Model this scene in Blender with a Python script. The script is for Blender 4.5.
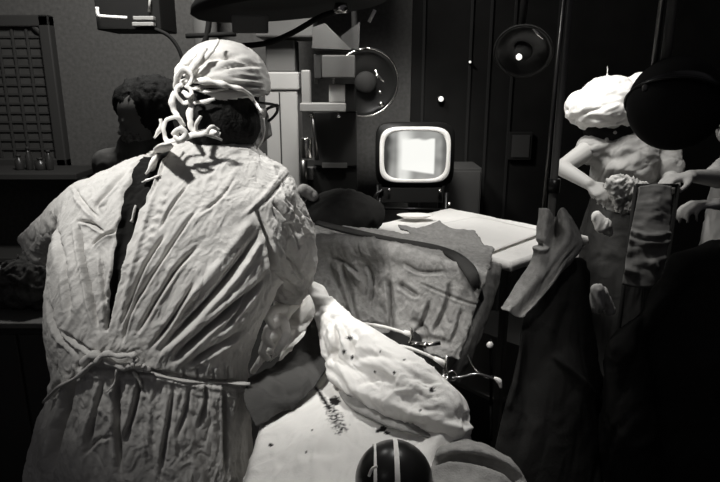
import bpy, bmesh, math, random
import numpy as np
from mathutils import Vector, Matrix
from mathutils.bvhtree import BVHTree

for o in list(bpy.data.objects):
    bpy.data.objects.remove(o, do_unlink=True)
S = bpy.context.scene
COL = S.collection
random.seed(7)

# ------------------------------------------------------------------ camera
PITCH = math.radians(15.0)
CAM = np.array([0.0, 0.0, 1.68])
F = 600.0
CP, SP = math.cos(PITCH), math.sin(PITCH)
cd = bpy.data.cameras.new('camera')
cd.sensor_width = 36.0
cd.lens = F * 36.0 / 720.0
cam = bpy.data.objects.new('camera', cd)
COL.objects.link(cam)
cam.location = CAM
cam.rotation_euler = (math.radians(90) - PITCH, 0, 0)
cd.clip_start = 0.05
S.camera = cam

# ------------------------------------------------------------------ world, exposure
W = bpy.data.worlds.new('world'); S.world = W; W.use_nodes = True
W.node_tree.nodes['Background'].inputs[0].default_value = (0.96, 0.93, 1.0, 1)
W.node_tree.nodes['Background'].inputs[1].default_value = 0.04
S.view_settings.view_transform = 'Standard'
S.view_settings.look = 'None'
S.view_settings.gamma = 1.0
S.view_settings.use_curve_mapping = False
S.view_settings.exposure = 0.0

def light(kind, name, loc, target, energy, size=0.3, spot=60, blend=0.5, col=(1, .985, .95)):
    l = bpy.data.lights.new(name, kind)
    l.energy = energy; l.color = col
    if kind == 'AREA':
        l.shape = 'DISK'; l.size = size
    if kind == 'SPOT':
        l.spot_size = math.radians(spot); l.spot_blend = blend; l.shadow_soft_size = size
    o = bpy.data.objects.new(name, l); COL.objects.link(o)
    o.location = loc
    o.rotation_euler = (Vector(target) - Vector(loc)).to_track_quat('-Z', 'Y').to_euler()
    return o

light('SPOT', 'theatre_key_light', (-0.95, 0.62, 2.85), (-0.42, 1.46, 1.48), 185, .05, 38, 1.0)
light('AREA', 'room_fill_light', (-1.2, -0.3, 2.6), (-0.45, 1.3, 1.2), 0.9, .5)
light('SPOT', 'table_light', (0.25, 1.75, 2.75), (0.08, 1.25, .95), 72, .08, 44, .6)
light('SPOT', 'drape_fill_light', (0.55, 0.95, 2.75), (0.22, 1.70, 1.06), 32, .05, 34, .9)  # unseen spot added to brighten the drapes and glove
light('SPOT', 'back_wall_fill_light', (0.05, 2.1, 3.0), (0.22, 3.75, 1.45), 260, .2, 34, .9)  # added spot without a fixture, lifts the back wall and television face
light('SPOT', 'back_table_fill_light', (0.35, 2.2, 3.1), (0.75, 2.75, 1.0), 120, .15, 56, .8)  # unseen source put in over the far table
light('SPOT', 'nurse_fill_light', (0.6, 2.0, 3.0), (1.1, 2.75, 1.5), 75, .10, 30, .8)  # no lamp stands here; spot added for the nurse
light('AREA', 'left_wall_fill_light', (-0.9, 2.6, 3.2), (-1.0, 4.1, 1.6), 60, .5)  # unseen area source added to brighten the left wall
light('SPOT', 'column_fill_light', (0.0, 2.3, 2.9), (-0.3, 3.45, 1.4), 85, .1, 36, .9)  # spot put in to brighten the pale column, no fixture

# ------------------------------------------------------------------ maths helpers
def dirpx(px, py):
    a = (px - 360.0) / F; b = (241.0 - py) / F
    return np.array([a, CP + b * SP, -SP + b * CP])
def at(px, py, Y):
    d = dirpx(px, py); return CAM + d * (Y / d[1])
def atz(px, py, z):
    d = dirpx(px, py); return CAM + d * ((z - CAM[2]) / d[2])
def proj(P):
    Q = P - CAM
    f = Q[:, 1] * CP - Q[:, 2] * SP
    u = Q[:, 1] * SP + Q[:, 2] * CP
    f = np.maximum(f, 1e-3)
    return np.stack([360 + F * Q[:, 0] / f, 241 - F * u / f], 1)
def mpp(Y, py=241):
    return (Y / dirpx(360, py)[1]) / F
def sstep(a, b, x):
    t = np.clip((x - a) / (b - a), 0, 1); return t * t * (3 - 2 * t)

_rng = np.random.RandomState(3)
_perm = _rng.permutation(256); _perm = np.concatenate([_perm, _perm, _perm])
_g = _rng.normal(size=(256, 3)); _g /= np.linalg.norm(_g, axis=1)[:, None]
def perlin(P):
    i = np.floor(P).astype(int); f = P - i; i &= 255
    u = f * f * f * (f * (f * 6 - 15) + 10)
    r = 0
    for dx in (0, 1):
        for dy in (0, 1):
            for dz in (0, 1):
                h = _perm[_perm[_perm[(i[:, 0] + dx) & 255] + ((i[:, 1] + dy) & 255)] + ((i[:, 2] + dz) & 255)]
                g = _g[h]
                d = g[:, 0] * (f[:, 0] - dx) + g[:, 1] * (f[:, 1] - dy) + g[:, 2] * (f[:, 2] - dz)
                w = (u[:, 0] if dx else 1 - u[:, 0]) * (u[:, 1] if dy else 1 - u[:, 1]) * (u[:, 2] if dz else 1 - u[:, 2])
                r = r + d * w
    return r * 1.5
def ridge(P):
    return 1 - np.abs(perlin(P)) * 2
def basis(d):
    d = np.array(d, float); d /= np.linalg.norm(d)
    a = np.cross(d, [0, 1, 0] if abs(d[1]) < .9 else [1, 0, 0]); a /= np.linalg.norm(a)
    return np.stack([d, a, np.cross(d, a)])
def crumple(P, freq=14, amp=.004, d=(0, 0, 1), stretch=.35, seed=0):
    """cloth relief: soft rolls plus thin sharp creases running roughly along d"""
    B = basis(d); Q = P @ B.T
    Q = Q * np.array([stretch, 1, 1]) * freq + seed * 7.3
    warp = np.stack([perlin(Q * .6 + 11), perlin(Q * .6 + 37), perlin(Q * .6 + 71)], 1)
    Q2 = Q + warp * .9
    h = .55 * perlin(Q2 * .8)
    for k, (fq, a, w) in enumerate(((1.0, .60, .13), (2.1, .36, .14), (4.3, .17, .17))):
        p = perlin(Q2 * fq + 5 * k); m = perlin(Q2 * fq * .7 + 50 + k)
        h = h + a * np.exp(-(p / w) ** 2) * np.tanh(3.5 * m) + a * .35 * (np.abs(perlin(Q2 * fq * 1.4 + 80)) * 2 - .5)
    return amp * h

def polydist(UV, pts):
    """distance to a polyline and the parameter 0..1 along it"""
    pts = np.array(pts, float)
    best = np.full(len(UV), 1e9); s = np.zeros(len(UV))
    L = np.linalg.norm(np.diff(pts, axis=0), axis=1); tot = L.sum(); acc = 0
    sd = np.zeros(len(UV))
    for k in range(len(pts) - 1):
        a, b = pts[k], pts[k + 1]; ab = b - a
        t = np.clip(((UV - a) @ ab) / (ab @ ab), 0, 1)
        q = a + t[:, None] * ab; w = UV - q
        d = np.linalg.norm(w, axis=1); m = d < best
        best[m] = d[m]; s[m] = (acc + t[m] * L[k]) / tot
        sd[m] = np.sign(ab[0] * w[m, 1] - ab[1] * w[m, 0])
        acc += L[k]
    return best, s, sd

def smooth_poly(pts, n=6):
    """Catmull-Rom resample"""
    P = [np.array(p, float) for p in pts]
    if len(P) < 3: return np.array(P)
    P = [2 * P[0] - P[1]] + P + [2 * P[-1] - P[-2]]
    out = []
    for i in range(1, len(P) - 2):
        for k in range(n):
            t = k / n
            out.append(.5 * ((2 * P[i]) + (-P[i - 1] + P[i + 1]) * t + (2 * P[i - 1] - 5 * P[i] + 4 * P[i + 1] - P[i + 2]) * t * t
                             + (-P[i - 1] + 3 * P[i] - 3 * P[i + 1] + P[i + 2]) * t ** 3))
    out.append(P[-2]); return np.array(out)

def folds(UV, lst, thin=False):
    """lst: (polyline, width, depth) depth<0 a furrow, >0 a crest; a furrow carries a small crest on one side"""
    D = np.zeros(len(UV))
    for f in lst:
        pts, w, dep = f[:3]
        if thin: w, dep = (w * .55, dep * 1.45) if dep < 0 else (w * .9, dep * .55)
        P = smooth_poly(pts, 5)
        mn = P.min(0) - w * 4; mx = P.max(0) + w * 4
        m = np.all((UV > mn) & (UV < mx), axis=1)
        if not m.any(): continue
        d, s, sd = polydist(UV[m], P)
        tp = np.clip(np.sin(np.pi * np.clip(s, .02, .98)) * 1.6, 0, 1)
        if len(f) > 3 and f[3] == 'a': tp = np.clip((1 - s) * 2.5, 0, 1)
        if len(f) > 3 and f[3] == 'b': tp = np.clip(s * 2.5, 0, 1)
        if len(f) > 3 and f[3] == 'n': tp = 1
        g = np.exp(-(d / w) ** 2) - (.25 if thin else .45) * np.exp(-((d * sd - 2.0 * w) / (w * 1.1)) ** 2) * (1 if dep < 0 else 0)
        D[m] += dep * g * tp
    return D

# ------------------------------------------------------------------ materials
MATS = {}
def mat(name, c, rough=.85, metal=0, spec=.3, bump=0, bscale=400, var=0, vscale=6, attr=None, emit=None, alpha=None, sheen=0, trans=0):
    if name in MATS: return MATS[name]
    m = bpy.data.materials.new(name); m.use_nodes = True
    nt = m.node_tree; b = nt.nodes['Principled BSDF']
    if isinstance(c, (int, float)): c = (c * 1.02, c, c * .965)
    b.inputs['Base Color'].default_value = (*c, 1)
    b.inputs['Roughness'].default_value = rough
    b.inputs['Metallic'].default_value = metal
    b.inputs['Specular IOR Level'].default_value = spec
    if trans: b.inputs['Transmission Weight'].default_value = trans
    if sheen: b.inputs['Sheen Weight'].default_value = sheen
    tc = nt.nodes.new('ShaderNodeTexCoord')
    last = None
    if var:
        n = nt.nodes.new('ShaderNodeTexNoise'); n.inputs['Scale'].default_value = vscale; n.inputs['Detail'].default_value = 6
        nt.links.new(tc.outputs['Object'], n.inputs['Vector'])
        r = nt.nodes.new('ShaderNodeValToRGB')
        r.color_ramp.elements[0].position = .3; r.color_ramp.elements[1].position = .7
        r.color_ramp.elements[0].color = (*[x * (1 - var) for x in c], 1)
        r.color_ramp.elements[1].color = (*[min(1, x * (1 + var)) for x in c], 1)
        nt.links.new(n.outputs['Fac'], r.inputs['Fac'])
        nt.links.new(r.outputs['Color'], b.inputs['Base Color']); last = r.outputs['Color']
    if attr:
        a = nt.nodes.new('ShaderNodeAttribute'); a.attribute_name = attr
        mx = nt.nodes.new('ShaderNodeMix'); mx.data_type = 'RGBA'
        nt.links.new(a.outputs['Fac'], mx.inputs['Factor'])
        mx.inputs['A'].default_value = (*c, 1)
        if last: nt.links.new(last, mx.inputs['A'])
        mx.inputs['B'].default_value = (.02, .018, .018, 1)
        nt.links.new(mx.outputs['Result'], b.inputs['Base Color'])
    if bump:
        cr = None
        if 'cotton' in name or 'linen' in name or 'drape' in name or 'cloth' in name:
            n0 = nt.nodes.new('ShaderNodeTexNoise'); n0.noise_type = 'RIDGED_MULTIFRACTAL'
            n0.inputs['Scale'].default_value = 16; n0.inputs['Detail'].default_value = 5; n0.inputs['Distortion'].default_value = .6
            nt.links.new(tc.outputs['Object'], n0.inputs['Vector'])
            cr = nt.nodes.new('ShaderNodeBump'); cr.inputs['Strength'].default_value = .75; cr.inputs['Distance'].default_value = .006
            nt.links.new(n0.outputs['Fac'], cr.inputs['Height'])
        n = nt.nodes.new('ShaderNodeTexNoise'); n.inputs['Scale'].default_value = bscale; n.inputs['Detail'].default_value = 4
        nt.links.new(tc.outputs['Object'], n.inputs['Vector'])
        bp = nt.nodes.new('ShaderNodeBump'); bp.inputs['Strength'].default_value = bump; bp.inputs['Distance'].default_value = .004
        nt.links.new(n.outputs['Fac'], bp.inputs['Height']); nt.links.new(bp.outputs['Normal'], b.inputs['Normal'])
        if cr: nt.links.new(cr.outputs['Normal'], bp.inputs['Normal'])
    if emit:
        b.inputs['Emission Color'].default_value = (*emit[0], 1); b.inputs['Emission Strength'].default_value = emit[1]
    MATS[name] = m
    return m

M_GOWN = mat('gown cotton', .50, .92, spec=.12, bump=.25, bscale=260, var=.10, vscale=9)
M_CAPM = mat('cap cotton', .62, .92, spec=.12, bump=.25, bscale=260, var=.08, vscale=12)
M_WHITE = mat('white linen', .80, .9, spec=.15, bump=.2, bscale=260, var=.04, vscale=10, attr='stain')
M_WHITE2 = mat('white cotton tape', .80, .9, spec=.15)
M_GREY = mat('grey drape linen', .29, .95, spec=.1, bump=.4, bscale=240, var=.16, vscale=60)
M_GREYD = mat('dark grey drape linen', .06, .95, spec=.1, bump=.3, bscale=240, var=.2, vscale=7)
M_DARKC = mat('very dark cloth', .045, .95, spec=.08, bump=.2, bscale=200, var=.3, vscale=6)
M_HAIR = mat('black hair', .012, .7, spec=.15, bump=.6, bscale=180)
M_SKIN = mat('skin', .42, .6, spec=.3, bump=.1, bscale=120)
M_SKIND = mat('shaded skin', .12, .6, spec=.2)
M_GLOVE = mat('latex glove', .88, .45, spec=.45, bump=.15, bscale=90)
M_BLK = mat('black enamel', .008, .3, spec=.35)
M_BLKM = mat('matt black', .014, .8, spec=.15)
M_CHR = mat('chrome', .62, .22, metal=1)
M_CHRD = mat('dull dark steel', .20, .35, metal=1)
M_EQL = mat('light grey enamel', .36, .6, spec=.25, var=.06, vscale=4)
M_EQM = mat('mid grey enamel', .105, .6, spec=.25, var=.08, vscale=4)
M_EQD = mat('dark grey enamel', .035, .6, spec=.25)
M_CREAM = mat('cream bezel plastic', .85, .4, spec=.4)
M_WALL = mat('grey wall paint', .085, .95, spec=.05, bump=.15, bscale=60, var=.16, vscale=40)
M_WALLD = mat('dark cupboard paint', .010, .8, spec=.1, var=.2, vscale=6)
M_FLOOR = mat('dark floor tile', .03, .5, spec=.3, var=.15, vscale=3)
M_GLASSW = mat('frosted pane', .055, .4, spec=.3, var=.15, vscale=9)
M_LENS = mat('lamp glass', .02, .1, spec=.8)

# ------------------------------------------------------------------ object helpers
def props(o, label=None, cat=None, group=None, kind=None):
    if label: o['label'] = label
    if cat: o['category'] = cat
    if group: o['group'] = group
    if kind: o['kind'] = kind
    return o
def thing(name, loc, label, cat, group=None, rz=0):
    o = bpy.data.objects.new(name, None); COL.objects.link(o)
    o.location = loc; o.rotation_euler = (0, 0, rz); o.empty_display_size = .1
    return props(o, label, cat, group)
def link_mesh(name, V, Fc, m, parent=None, smooth=True, **kw):
    me = bpy.data.meshes.new(name)
    V = np.asarray(V, float)
    me.from_pydata([tuple(v) for v in V], [], [tuple(int(i) for i in f) for f in Fc])
    me.update()
    if smooth:
        me.polygons.foreach_set('use_smooth', [True] * len(me.polygons))
    me.materials.append(m)
    o = bpy.data.objects.new(name, me); COL.objects.link(o)
    if parent is not None:
        o.parent = parent
        # geometry is written in world coordinates, so undo the parent's transform
        inv = (Matrix.Translation(parent.location) @ parent.rotation_euler.to_matrix().to_4x4()).inverted()
        if parent.parent is not None or parent.type == 'MESH':
            inv = world_of(parent).inverted()
        me.transform(inv)
    props(o, **kw)
    return o
def world_of(o):
    m = Matrix.Translation(o.location) @ o.rotation_euler.to_matrix().to_4x4()
    return (world_of(o.parent) @ m) if o.parent else m

# primitive geometry as (V, F)
def g_sphere(c, r, n=16, m=10, sc=(1, 1, 1), R=None):
    V = []; Fc = []
    for j in range(1, m):
        th = math.pi * j / m
        for i in range(n):
            ph = 2 * math.pi * i / n
            V.append([math.sin(th) * math.cos(ph), math.sin(th) * math.sin(ph), math.cos(th)])
    V.append([0, 0, 1]); V.append([0, 0, -1])
    V = np.array(V) * r * np.array(sc)
    if R is not None: V = V @ np.array(R).T
    V = V + np.array(c)
    for j in range(m - 2):
        for i in range(n):
            a = j * n + i; b = j * n + (i + 1) % n
            Fc.append((a, a + n, b + n, b))
    t = len(V) - 2
    for i in range(n):
        Fc.append((t, i, (i + 1) % n))
        k = (m - 2) * n
        Fc.append((t + 1, k + (i + 1) % n, k + i))
    return V, Fc
def g_tube(pts, rad, n=10, flat=1.0, caps=True, up=None):
    P = np.array(pts, float); k = len(P)
    rad = np.full(k, rad, float) if np.isscalar(rad) else np.array(rad, float)
    T = np.gradient(P, axis=0); T /= np.maximum(np.linalg.norm(T, axis=1)[:, None], 1e-9)
    ref = np.array(up if up is not None else ([0, 0, 1] if abs(T[0][2]) < .9 else [1, 0, 0]), float)
    V = []; N = ref - T[0] * (ref @ T[0]); N /= np.linalg.norm(N)
    for i in range(k):
        N = N - T[i] * (N @ T[i]); N /= max(np.linalg.norm(N), 1e-9); B = np.cross(T[i], N)
        for j in range(n):
            a = 2 * math.pi * j / n
            V.append(P[i] + rad[i] * (math.cos(a) * N * flat + math.sin(a) * B))
    Fc = []
    for i in range(k - 1):
        for j in range(n):
            a = i * n + j; b = i * n + (j + 1) % n
            Fc.append((a, b, b + n, a + n))
    if caps:
        Fc.append(tuple(range(n - 1, -1, -1))); Fc.append(tuple((k - 1) * n + j for j in range(n)))
    return np.array(V), Fc
def g_box(lo, hi, bev=.004, seg=2, R=None, c=None):
    bm = bmesh.new(); bmesh.ops.create_cube(bm, size=1)
    lo = np.array(lo, float); hi = np.array(hi, float); s = hi - lo; ctr = (hi + lo) / 2
    for v in bm.verts: v.co = Vector((v.co.x * s[0], v.co.y * s[1], v.co.z * s[2]))
    if bev: bmesh.ops.bevel(bm, geom=list(bm.edges), offset=min(bev, min(s) * .45), segments=seg, affect='EDGES', profile=.5)
    bm.verts.ensure_lookup_table()
    V = np.array([v.co[:] for v in bm.verts]); Fc = [tuple(v.index for v in f.verts) for f in bm.faces]
    bm.free()
    if R is not None: V = V @ np.array(R).T
    return V + ctr, Fc
def g_lathe(prof, c, n=32, axis=(0, 0, 1)):
    """prof: (r, h) along axis"""
    B = basis(axis); ax, e1, e2 = B[0], B[1], B[2]
    V = []; Fc = []
    for r, h in prof:
        for i in range(n):
            a = 2 * math.pi * i / n
            V.append(np.array(c) + ax * h + r * (math.cos(a) * e1 + math.sin(a) * e2))
    for j in range(len(prof) - 1):
        for i in range(n):
            a = j * n + i; b = j * n + (i + 1) % n
            Fc.append((a, b, b + n, a + n))
    Fc.append(tuple(range(n - 1, -1, -1))); k = (len(prof) - 1) * n
    Fc.append(tuple(k + i for i in range(n)))
    return np.array(V), Fc
def g_caps(a, b, ra, rb, n=14):
    """tapered capsule"""
    a = np.array(a, float); b = np.array(b, float)
    return merge([g_tube([a, b], [ra, rb], n), g_sphere(a, ra, n, 8), g_sphere(b, rb, n, 8)])
def g_chain(pts, rad, n=14):
    return merge([g_caps(pts[i], pts[i + 1], rad[i], rad[i + 1], n) for i in range(len(pts) - 1)])
def merge(gs):
    V = []; Fc = []; k = 0
    for v, f in gs:
        V.append(np.asarray(v)); Fc += [tuple(i + k for i in q) for q in f]; k += len(v)
    return np.concatenate(V), Fc
def box_obj(name, lo, hi, m, parent=None, bev=.004, **kw):
    v, f = g_box(lo, hi, bev); return link_mesh(name, v, f, m, parent, smooth=False, **kw)
def tube_obj(name, pts, r, m, parent=None, n=10, flat=1, sm=5, **kw):
    P = smooth_poly(pts, sm) if (sm and len(pts) > 2) else np.array(pts)
    if not np.isscalar(r) and len(r) != len(P): r = np.interp(np.linspace(0, 1, len(P)), np.linspace(0, 1, len(r)), r)
    v, f = g_tube(P, r, n, flat); return link_mesh(name, v, f, m, parent, **kw)

def normals(V, Fc):
    N = np.zeros_like(V)
    Q = np.array([f if len(f) == 4 else (f[0], f[1], f[2], f[2]) for f in Fc])
    d1 = V[Q[:, 2]] - V[Q[:, 0]]; d2 = V[Q[:, 3]] - V[Q[:, 1]]
    n = np.cross(d1, d2)
    tri = Q[:, 2] == Q[:, 3]
    if tri.any(): n[tri] = np.cross(V[Q[tri, 1]] - V[Q[tri, 0]], V[Q[tri, 2]] - V[Q[tri, 0]])
    for k in range(4): np.add.at(N, Q[:, k], n)
    return N / np.maximum(np.linalg.norm(N, axis=1)[:, None], 1e-12)
def remesh(gs, voxel, smooth=8, subd=0):
    """union of closed shapes as one continuous smooth skin"""
    V, Fc = merge(gs)
    me = bpy.data.meshes.new('tmp'); me.from_pydata([tuple(v) for v in V], [], Fc); me.update()
    o = bpy.data.objects.new('tmp', me); COL.objects.link(o)
    md = o.modifiers.new('r', 'REMESH'); md.mode = 'VOXEL'; md.voxel_size = voxel
    sm = o.modifiers.new('s', 'SMOOTH'); sm.factor = .5; sm.iterations = smooth
    if subd:
        sb = o.modifiers.new('d', 'SUBSURF'); sb.levels = subd; sb.render_levels = subd
    dg = bpy.context.evaluated_depsgraph_get(); dg.update()
    ev = o.evaluated_get(dg).to_mesh()
    n = len(ev.vertices); A = np.empty(n * 3); ev.vertices.foreach_get('co', A)
    FF = [tuple(p.vertices) for p in ev.polygons]
    o.evaluated_get(dg).to_mesh_clear()
    bpy.data.objects.remove(o, do_unlink=True); bpy.data.meshes.remove(me)
    return A.reshape(-1, 3), FF
def facing(V, N):
    d = CAM - V; d /= np.linalg.norm(d, axis=1)[:, None]
    return np.sum(N * d, axis=1)
def bvh(V, Fc): return BVHTree.FromPolygons([tuple(v) for v in V], Fc)
def on(tree, px, py, off=.003, Y=None):
    d = dirpx(px, py); h = tree.ray_cast(Vector(CAM), Vector(d).normalized())
    if h[0] is None: return at(px, py, Y)
    n = np.array(h[1]); d = d / np.linalg.norm(d)
    if n @ d > 0: n = -n
    return np.array(h[0]) + (n * .6 - d * .4) * off
def ellring(c, rx, ry, n=64, p=2.3):
    out = []
    for i in range(n):
        a = 2 * math.pi * i / n; ca, sa = math.cos(a), math.sin(a)
        out.append([c[0] + rx * math.copysign(abs(ca) ** (2 / p), ca), c[1] + ry * math.copysign(abs(sa) ** (2 / p), sa), c[2]])
    return out
def g_rings(rings):
    n = len(rings[0]); V = np.array([v for r in rings for v in r]); Fc = []
    for k in range(len(rings) - 1):
        for i in range(n):
            a = k * n + i; b = k * n + (i + 1) % n
            Fc.append((a, b, b + n, a + n))
    Fc.append(tuple(range(n - 1, -1, -1))); k = (len(rings) - 1) * n
    Fc.append(tuple(k + i for i in range(n)))
    return V, Fc

def g_hand(w, d, nrm, side=1, curl=(.5, .6, .5), sc=1.0, spread=.16):
    """five-fingered hand: wrist w, pointing along d, palm normal nrm (fingers curl towards it), thumb on side*cross"""
    w = np.array(w, float); d = np.array(d, float); d /= np.linalg.norm(d)
    nrm = np.array(nrm, float); nrm -= d * (nrm @ d); nrm /= np.linalg.norm(nrm)
    s = np.cross(d, nrm) * side
    gs = []
    kn = []
    for i, (off, L) in enumerate([(.031, .088), (.011, .092), (-.010, .088), (-.030, .080)]):
        k = w + d * L * sc + s * off * sc; kn.append(k)
        gs.append(g_caps(w + s * off * .55 * sc, k, .0155 * sc, .0125 * sc, 10))
    for i, (L, fan) in enumerate([((.040, .025, .020), 1), ((.045, .029, .021), .35), ((.041, .027, .020), -.35), ((.032, .020, .018), -1.1)]):
        p = kn[i]; ang = 0; r = [.0105, .0097, .009, .0078]
        if i == 3: r = [x * .88 for x in r]
        dd = d + s * spread * fan; dd /= np.linalg.norm(dd)
        for j in range(3):
            ang += curl[j] * (1 + .10 * i)
            v = dd * math.cos(ang) + nrm * math.sin(ang)
            q = p + v * L[j] * sc
            gs.append(g_caps(p, q, r[j] * sc, r[j + 1] * sc, 10)); p = q
    b = w + d * .022 * sc + s * .022 * sc
    t1 = b + (d * .6 + s * .75 + nrm * .25) / 1.0 * .042 * sc
    t2 = t1 + (d * .85 + s * .35 + nrm * .45) * .030 * sc
    t3 = t2 + (d * .9 + s * .05 + nrm * .55) * .024 * sc
    gs += [g_caps(b, t1, .016 * sc, .0125 * sc, 10), g_caps(t1, t2, .012 * sc, .0108 * sc, 10), g_caps(t2, t3, .0108 * sc, .0088 * sc, 10)]
    return gs
def g_head(c, fwd, up, k=1.0):
    """skull, jaw, brow, nose, lips, ears, in a frame facing fwd"""
    f = np.array(fwd, float); f /= np.linalg.norm(f); u = np.array(up, float); u -= f * (u @ f); u /= np.linalg.norm(u)
    s = np.cross(f, u); R = np.stack([s, f, u], 1); c = np.array(c, float)
    def P(x, y, z): return c + (s * x + f * y + u * z) * k
    gs = [g_sphere(P(0, -.012, .03), .092 * k, 24, 16, (.84, 1.06, .98), R),
          g_sphere(P(0, .025, -.045), .066 * k, 20, 12, (.92, 1.0, 1.12), R),
          g_sphere(P(0, .055, -.098), .024 * k, 14, 8, (1.2, .9, .8), R),
          g_caps(P(-.030, .083, .012), P(.030, .083, .012), .011 * k, .011 * k, 10),
          g_caps(P(0, .088, .005), P(0, .112, -.030), .008 * k, .012 * k, 10),
          g_caps(P(-.010, .098, -.036), P(.010, .098, -.036), .009 * k, .009 * k, 8),
          g_caps(P(-.018, .083, -.062), P(.018, .083, -.062), .009 * k, .009 * k, 8),
          g_caps(P(-.016, .081, -.073), P(.016, .081, -.073), .009 * k, .009 * k, 8)]
    for e in (-1, 1):
        gs.append(g_sphere(P(.080 * e, -.010, -.012), .030 * k, 14, 10, (.36, .62, 1.05), R))
    return gs, P

# ================================================================== SETTING
box_obj('floor', (-3.2, -1.0, -.1), (3.4, 4.6, 0), M_FLOOR, bev=0, kind='structure')
box_obj('wall_back', (-3.2, 4.3, 0), (3.4, 4.42, 3.4), M_WALL, bev=0, kind='structure')
box_obj('wall_left', (-3.3, -1.0, 0), (-3.18, 4.42, 3.4), M_WALL, bev=0, kind='structure')
box_obj('wall_right', (3.38, -1.0, 0), (3.5, 4.42, 3.4), M_WALLD, bev=0, kind='structure')
# dark panelled stretch of the back wall (right of the television)
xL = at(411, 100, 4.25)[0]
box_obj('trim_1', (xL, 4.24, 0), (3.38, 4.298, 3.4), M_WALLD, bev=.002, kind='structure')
for i, px in enumerate((421, 467, 486, 509, 552)):
    x = at(px, 100, 4.23)[0]
    box_obj('trim_%d' % (i + 2), (x, 4.225, 0), (x + .018, 4.239, 3.4), mat('cupboard edge', .012, .8), bev=.002, kind='structure')
# window with small panes
win = bpy.data.objects.new('window_1', None); COL.objects.link(win); win.location = (-2.4, 4.2, 1.1); win['kind'] = 'structure'
def back(px, py, Y=4.25): return at(px, py, Y)
wx1 = back(49, 95)[0]; wx0 = wx1 - 1.15; wz1 = back(40, 27)[2]; wz0 = back(55, 158)[2]
v, f = g_box((wx0, 4.262, wz0), (wx1, 4.285, wz1), .0); link_mesh('window_pane', v, f, M_GLASSW, win, smooth=False)
gs = []
fw = .075
gs += [g_box((wx0 - fw, 4.22, wz0 - fw), (wx0, 4.299, wz1 + fw), .01), g_box((wx1, 4.22, wz0 - fw), (wx1 + fw, 4.299, wz1 + fw), .01),
       g_box((wx0 - fw, 4.22, wz1), (wx1 + fw, 4.299, wz1 + fw), .01), g_box((wx0 - fw, 4.22, wz0 - fw), (wx1 + fw, 4.299, wz0), .01)]
gs.append(g_caps((wx1 - .035, 4.25, wz1 + .0), (wx1 + .0, 4.25, wz1 - .035), .022, .022))
v, f = merge(gs); link_mesh('window_frame', v, f, M_EQD, win, smooth=False)
gs = []
for k in range(1, 14):
    z = wz0 + (wz1 - wz0) * k / 14; gs.append(g_box((wx0, 4.25, z - .008), (wx1, 4.264, z + .008), .002))
for k in range(1, 12):
    x = wx1 - k * .098; gs.append(g_box((x - .008, 4.246, wz0), (x + .008, 4.264, wz1), .002))
v, f = merge(gs); link_mesh('window_bar', v, f, M_EQD, win, smooth=False)
# ------------------------------------------------------------------ things along the back wall
# sill bench with bottles under the window
bz = back(40, 172, 3.9)[2]
t = thing('side_bench', (-2.35, 4.02, 0), 'dark grey bench below the barred window at the far left', 'bench')
box_obj('bench_top', (-3.0, 3.82, bz - .04), (-1.82, 4.22, bz), M_EQD, t, .006)
for x in (-2.96, -1.90):
    for y in (3.86, 4.14):
        box_obj('leg', (x, y, 0), (x + .05, y + .05, bz - .041), M_EQD, t)
box_obj('shelf', (-2.9, 3.85, .5), (-1.92, 4.18, .53), M_EQD, t)
BOT = None
for i, (px, h, r, lab) in enumerate([(20, .10, .028, 'squat dark jar at the left end of the bench under the window'),
                                     (30, .15, .022, 'taller dark bottle second from the left on the bench under the window'),
                                     (41, .08, .035, 'low wide dark jar in the middle of the bench under the window'),
                                     (50, .13, .024, 'slim dark bottle nearest the right end of the bench under the window')]):
    x = back(px, 168, 4.0)[0]
    t = thing('bottle', (x, 4.0, bz), lab, 'bottle', 'bottles on the bench under the window')
    v, f = g_lathe([(r * .9, .0), (r, .006), (r, h * .62), (r * .45, h * .78), (r * .42, h * .9)], (x, 4.0, bz), 20)
    link_mesh('body', v, f, mat('dark bottle glass', .03, .3, spec=.5), t)
    v, f = g_lathe([(r * .55, h * .88), (r * .55, h), (r * .5, h * 1.02)], (x, 4.0, bz), 20)
    link_mesh('cap', v, f, M_EQD, t)

# light grey equipment column
def P3(px, py, Y): return at(px, py, Y)
def slab(name, px0, py0, px1, py1, Y0, Y1, m, parent, bev=.006, **kw):
    a = at(px0, py1, Y0); b = at(px1, py0, Y0)
    return box_obj(name, (a[0], Y0, a[2]), (b[0], Y1, b[2]), m, parent, bev, **kw)
cx = at(280, 150, 3.45)
t = thing('equipment_column', (cx[0], 3.55, 0), 'tall pale grey upright column standing behind the surgeon\'s head', 'column')
a = at(264, 75, 3.45); b = at(297, 75, 3.45)
box_obj('lower_casing', (a[0], 3.45, 0), (b[0], 3.7, at(280, 91, 3.45)[2]), M_EQL, t, .008)
box_obj('upper_casing', (a[0] - .01, 3.44, at(280, 90, 3.45)[2]), (b[0] + .012, 3.71, at(280, 72, 3.45)[2]), M_EQL, t, .008)
box_obj('neck_casing', (a[0] + .01, 3.47, at(280, 72, 3.45)[2]), (b[0] - .01, 3.70, at(280, 39, 3.45)[2]), M_EQM, t, .008)
x = at(280, 120, 3.44)[0]
box_obj('seam_strip', (x - .003, 3.444, .02), (x + .003, 3.452, at(280, 92, 3.45)[2]), M_EQD, t, .001)
box_obj('head_block', (a[0] - .03, 3.40, at(280, 38, 3.45)[2]), (b[0] + .10, 3.75, 3.1), M_EQM, t, .01)
# grey pipe column farther left
x0 = at(190, 40, 3.9)[0]; x1 = at(214, 40, 3.9)[0]
v, f = g_lathe([((x1 - x0) / 2, 0), ((x1 - x0) / 2, 3.4)], ((x0 + x1) / 2, 4.0, 0), 32)
o = link_mesh('service_pipe', v, f, M_EQM); props(o, 'thick grey vertical pipe rising behind the top of the surgeon\'s cap', 'pipe')

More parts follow.
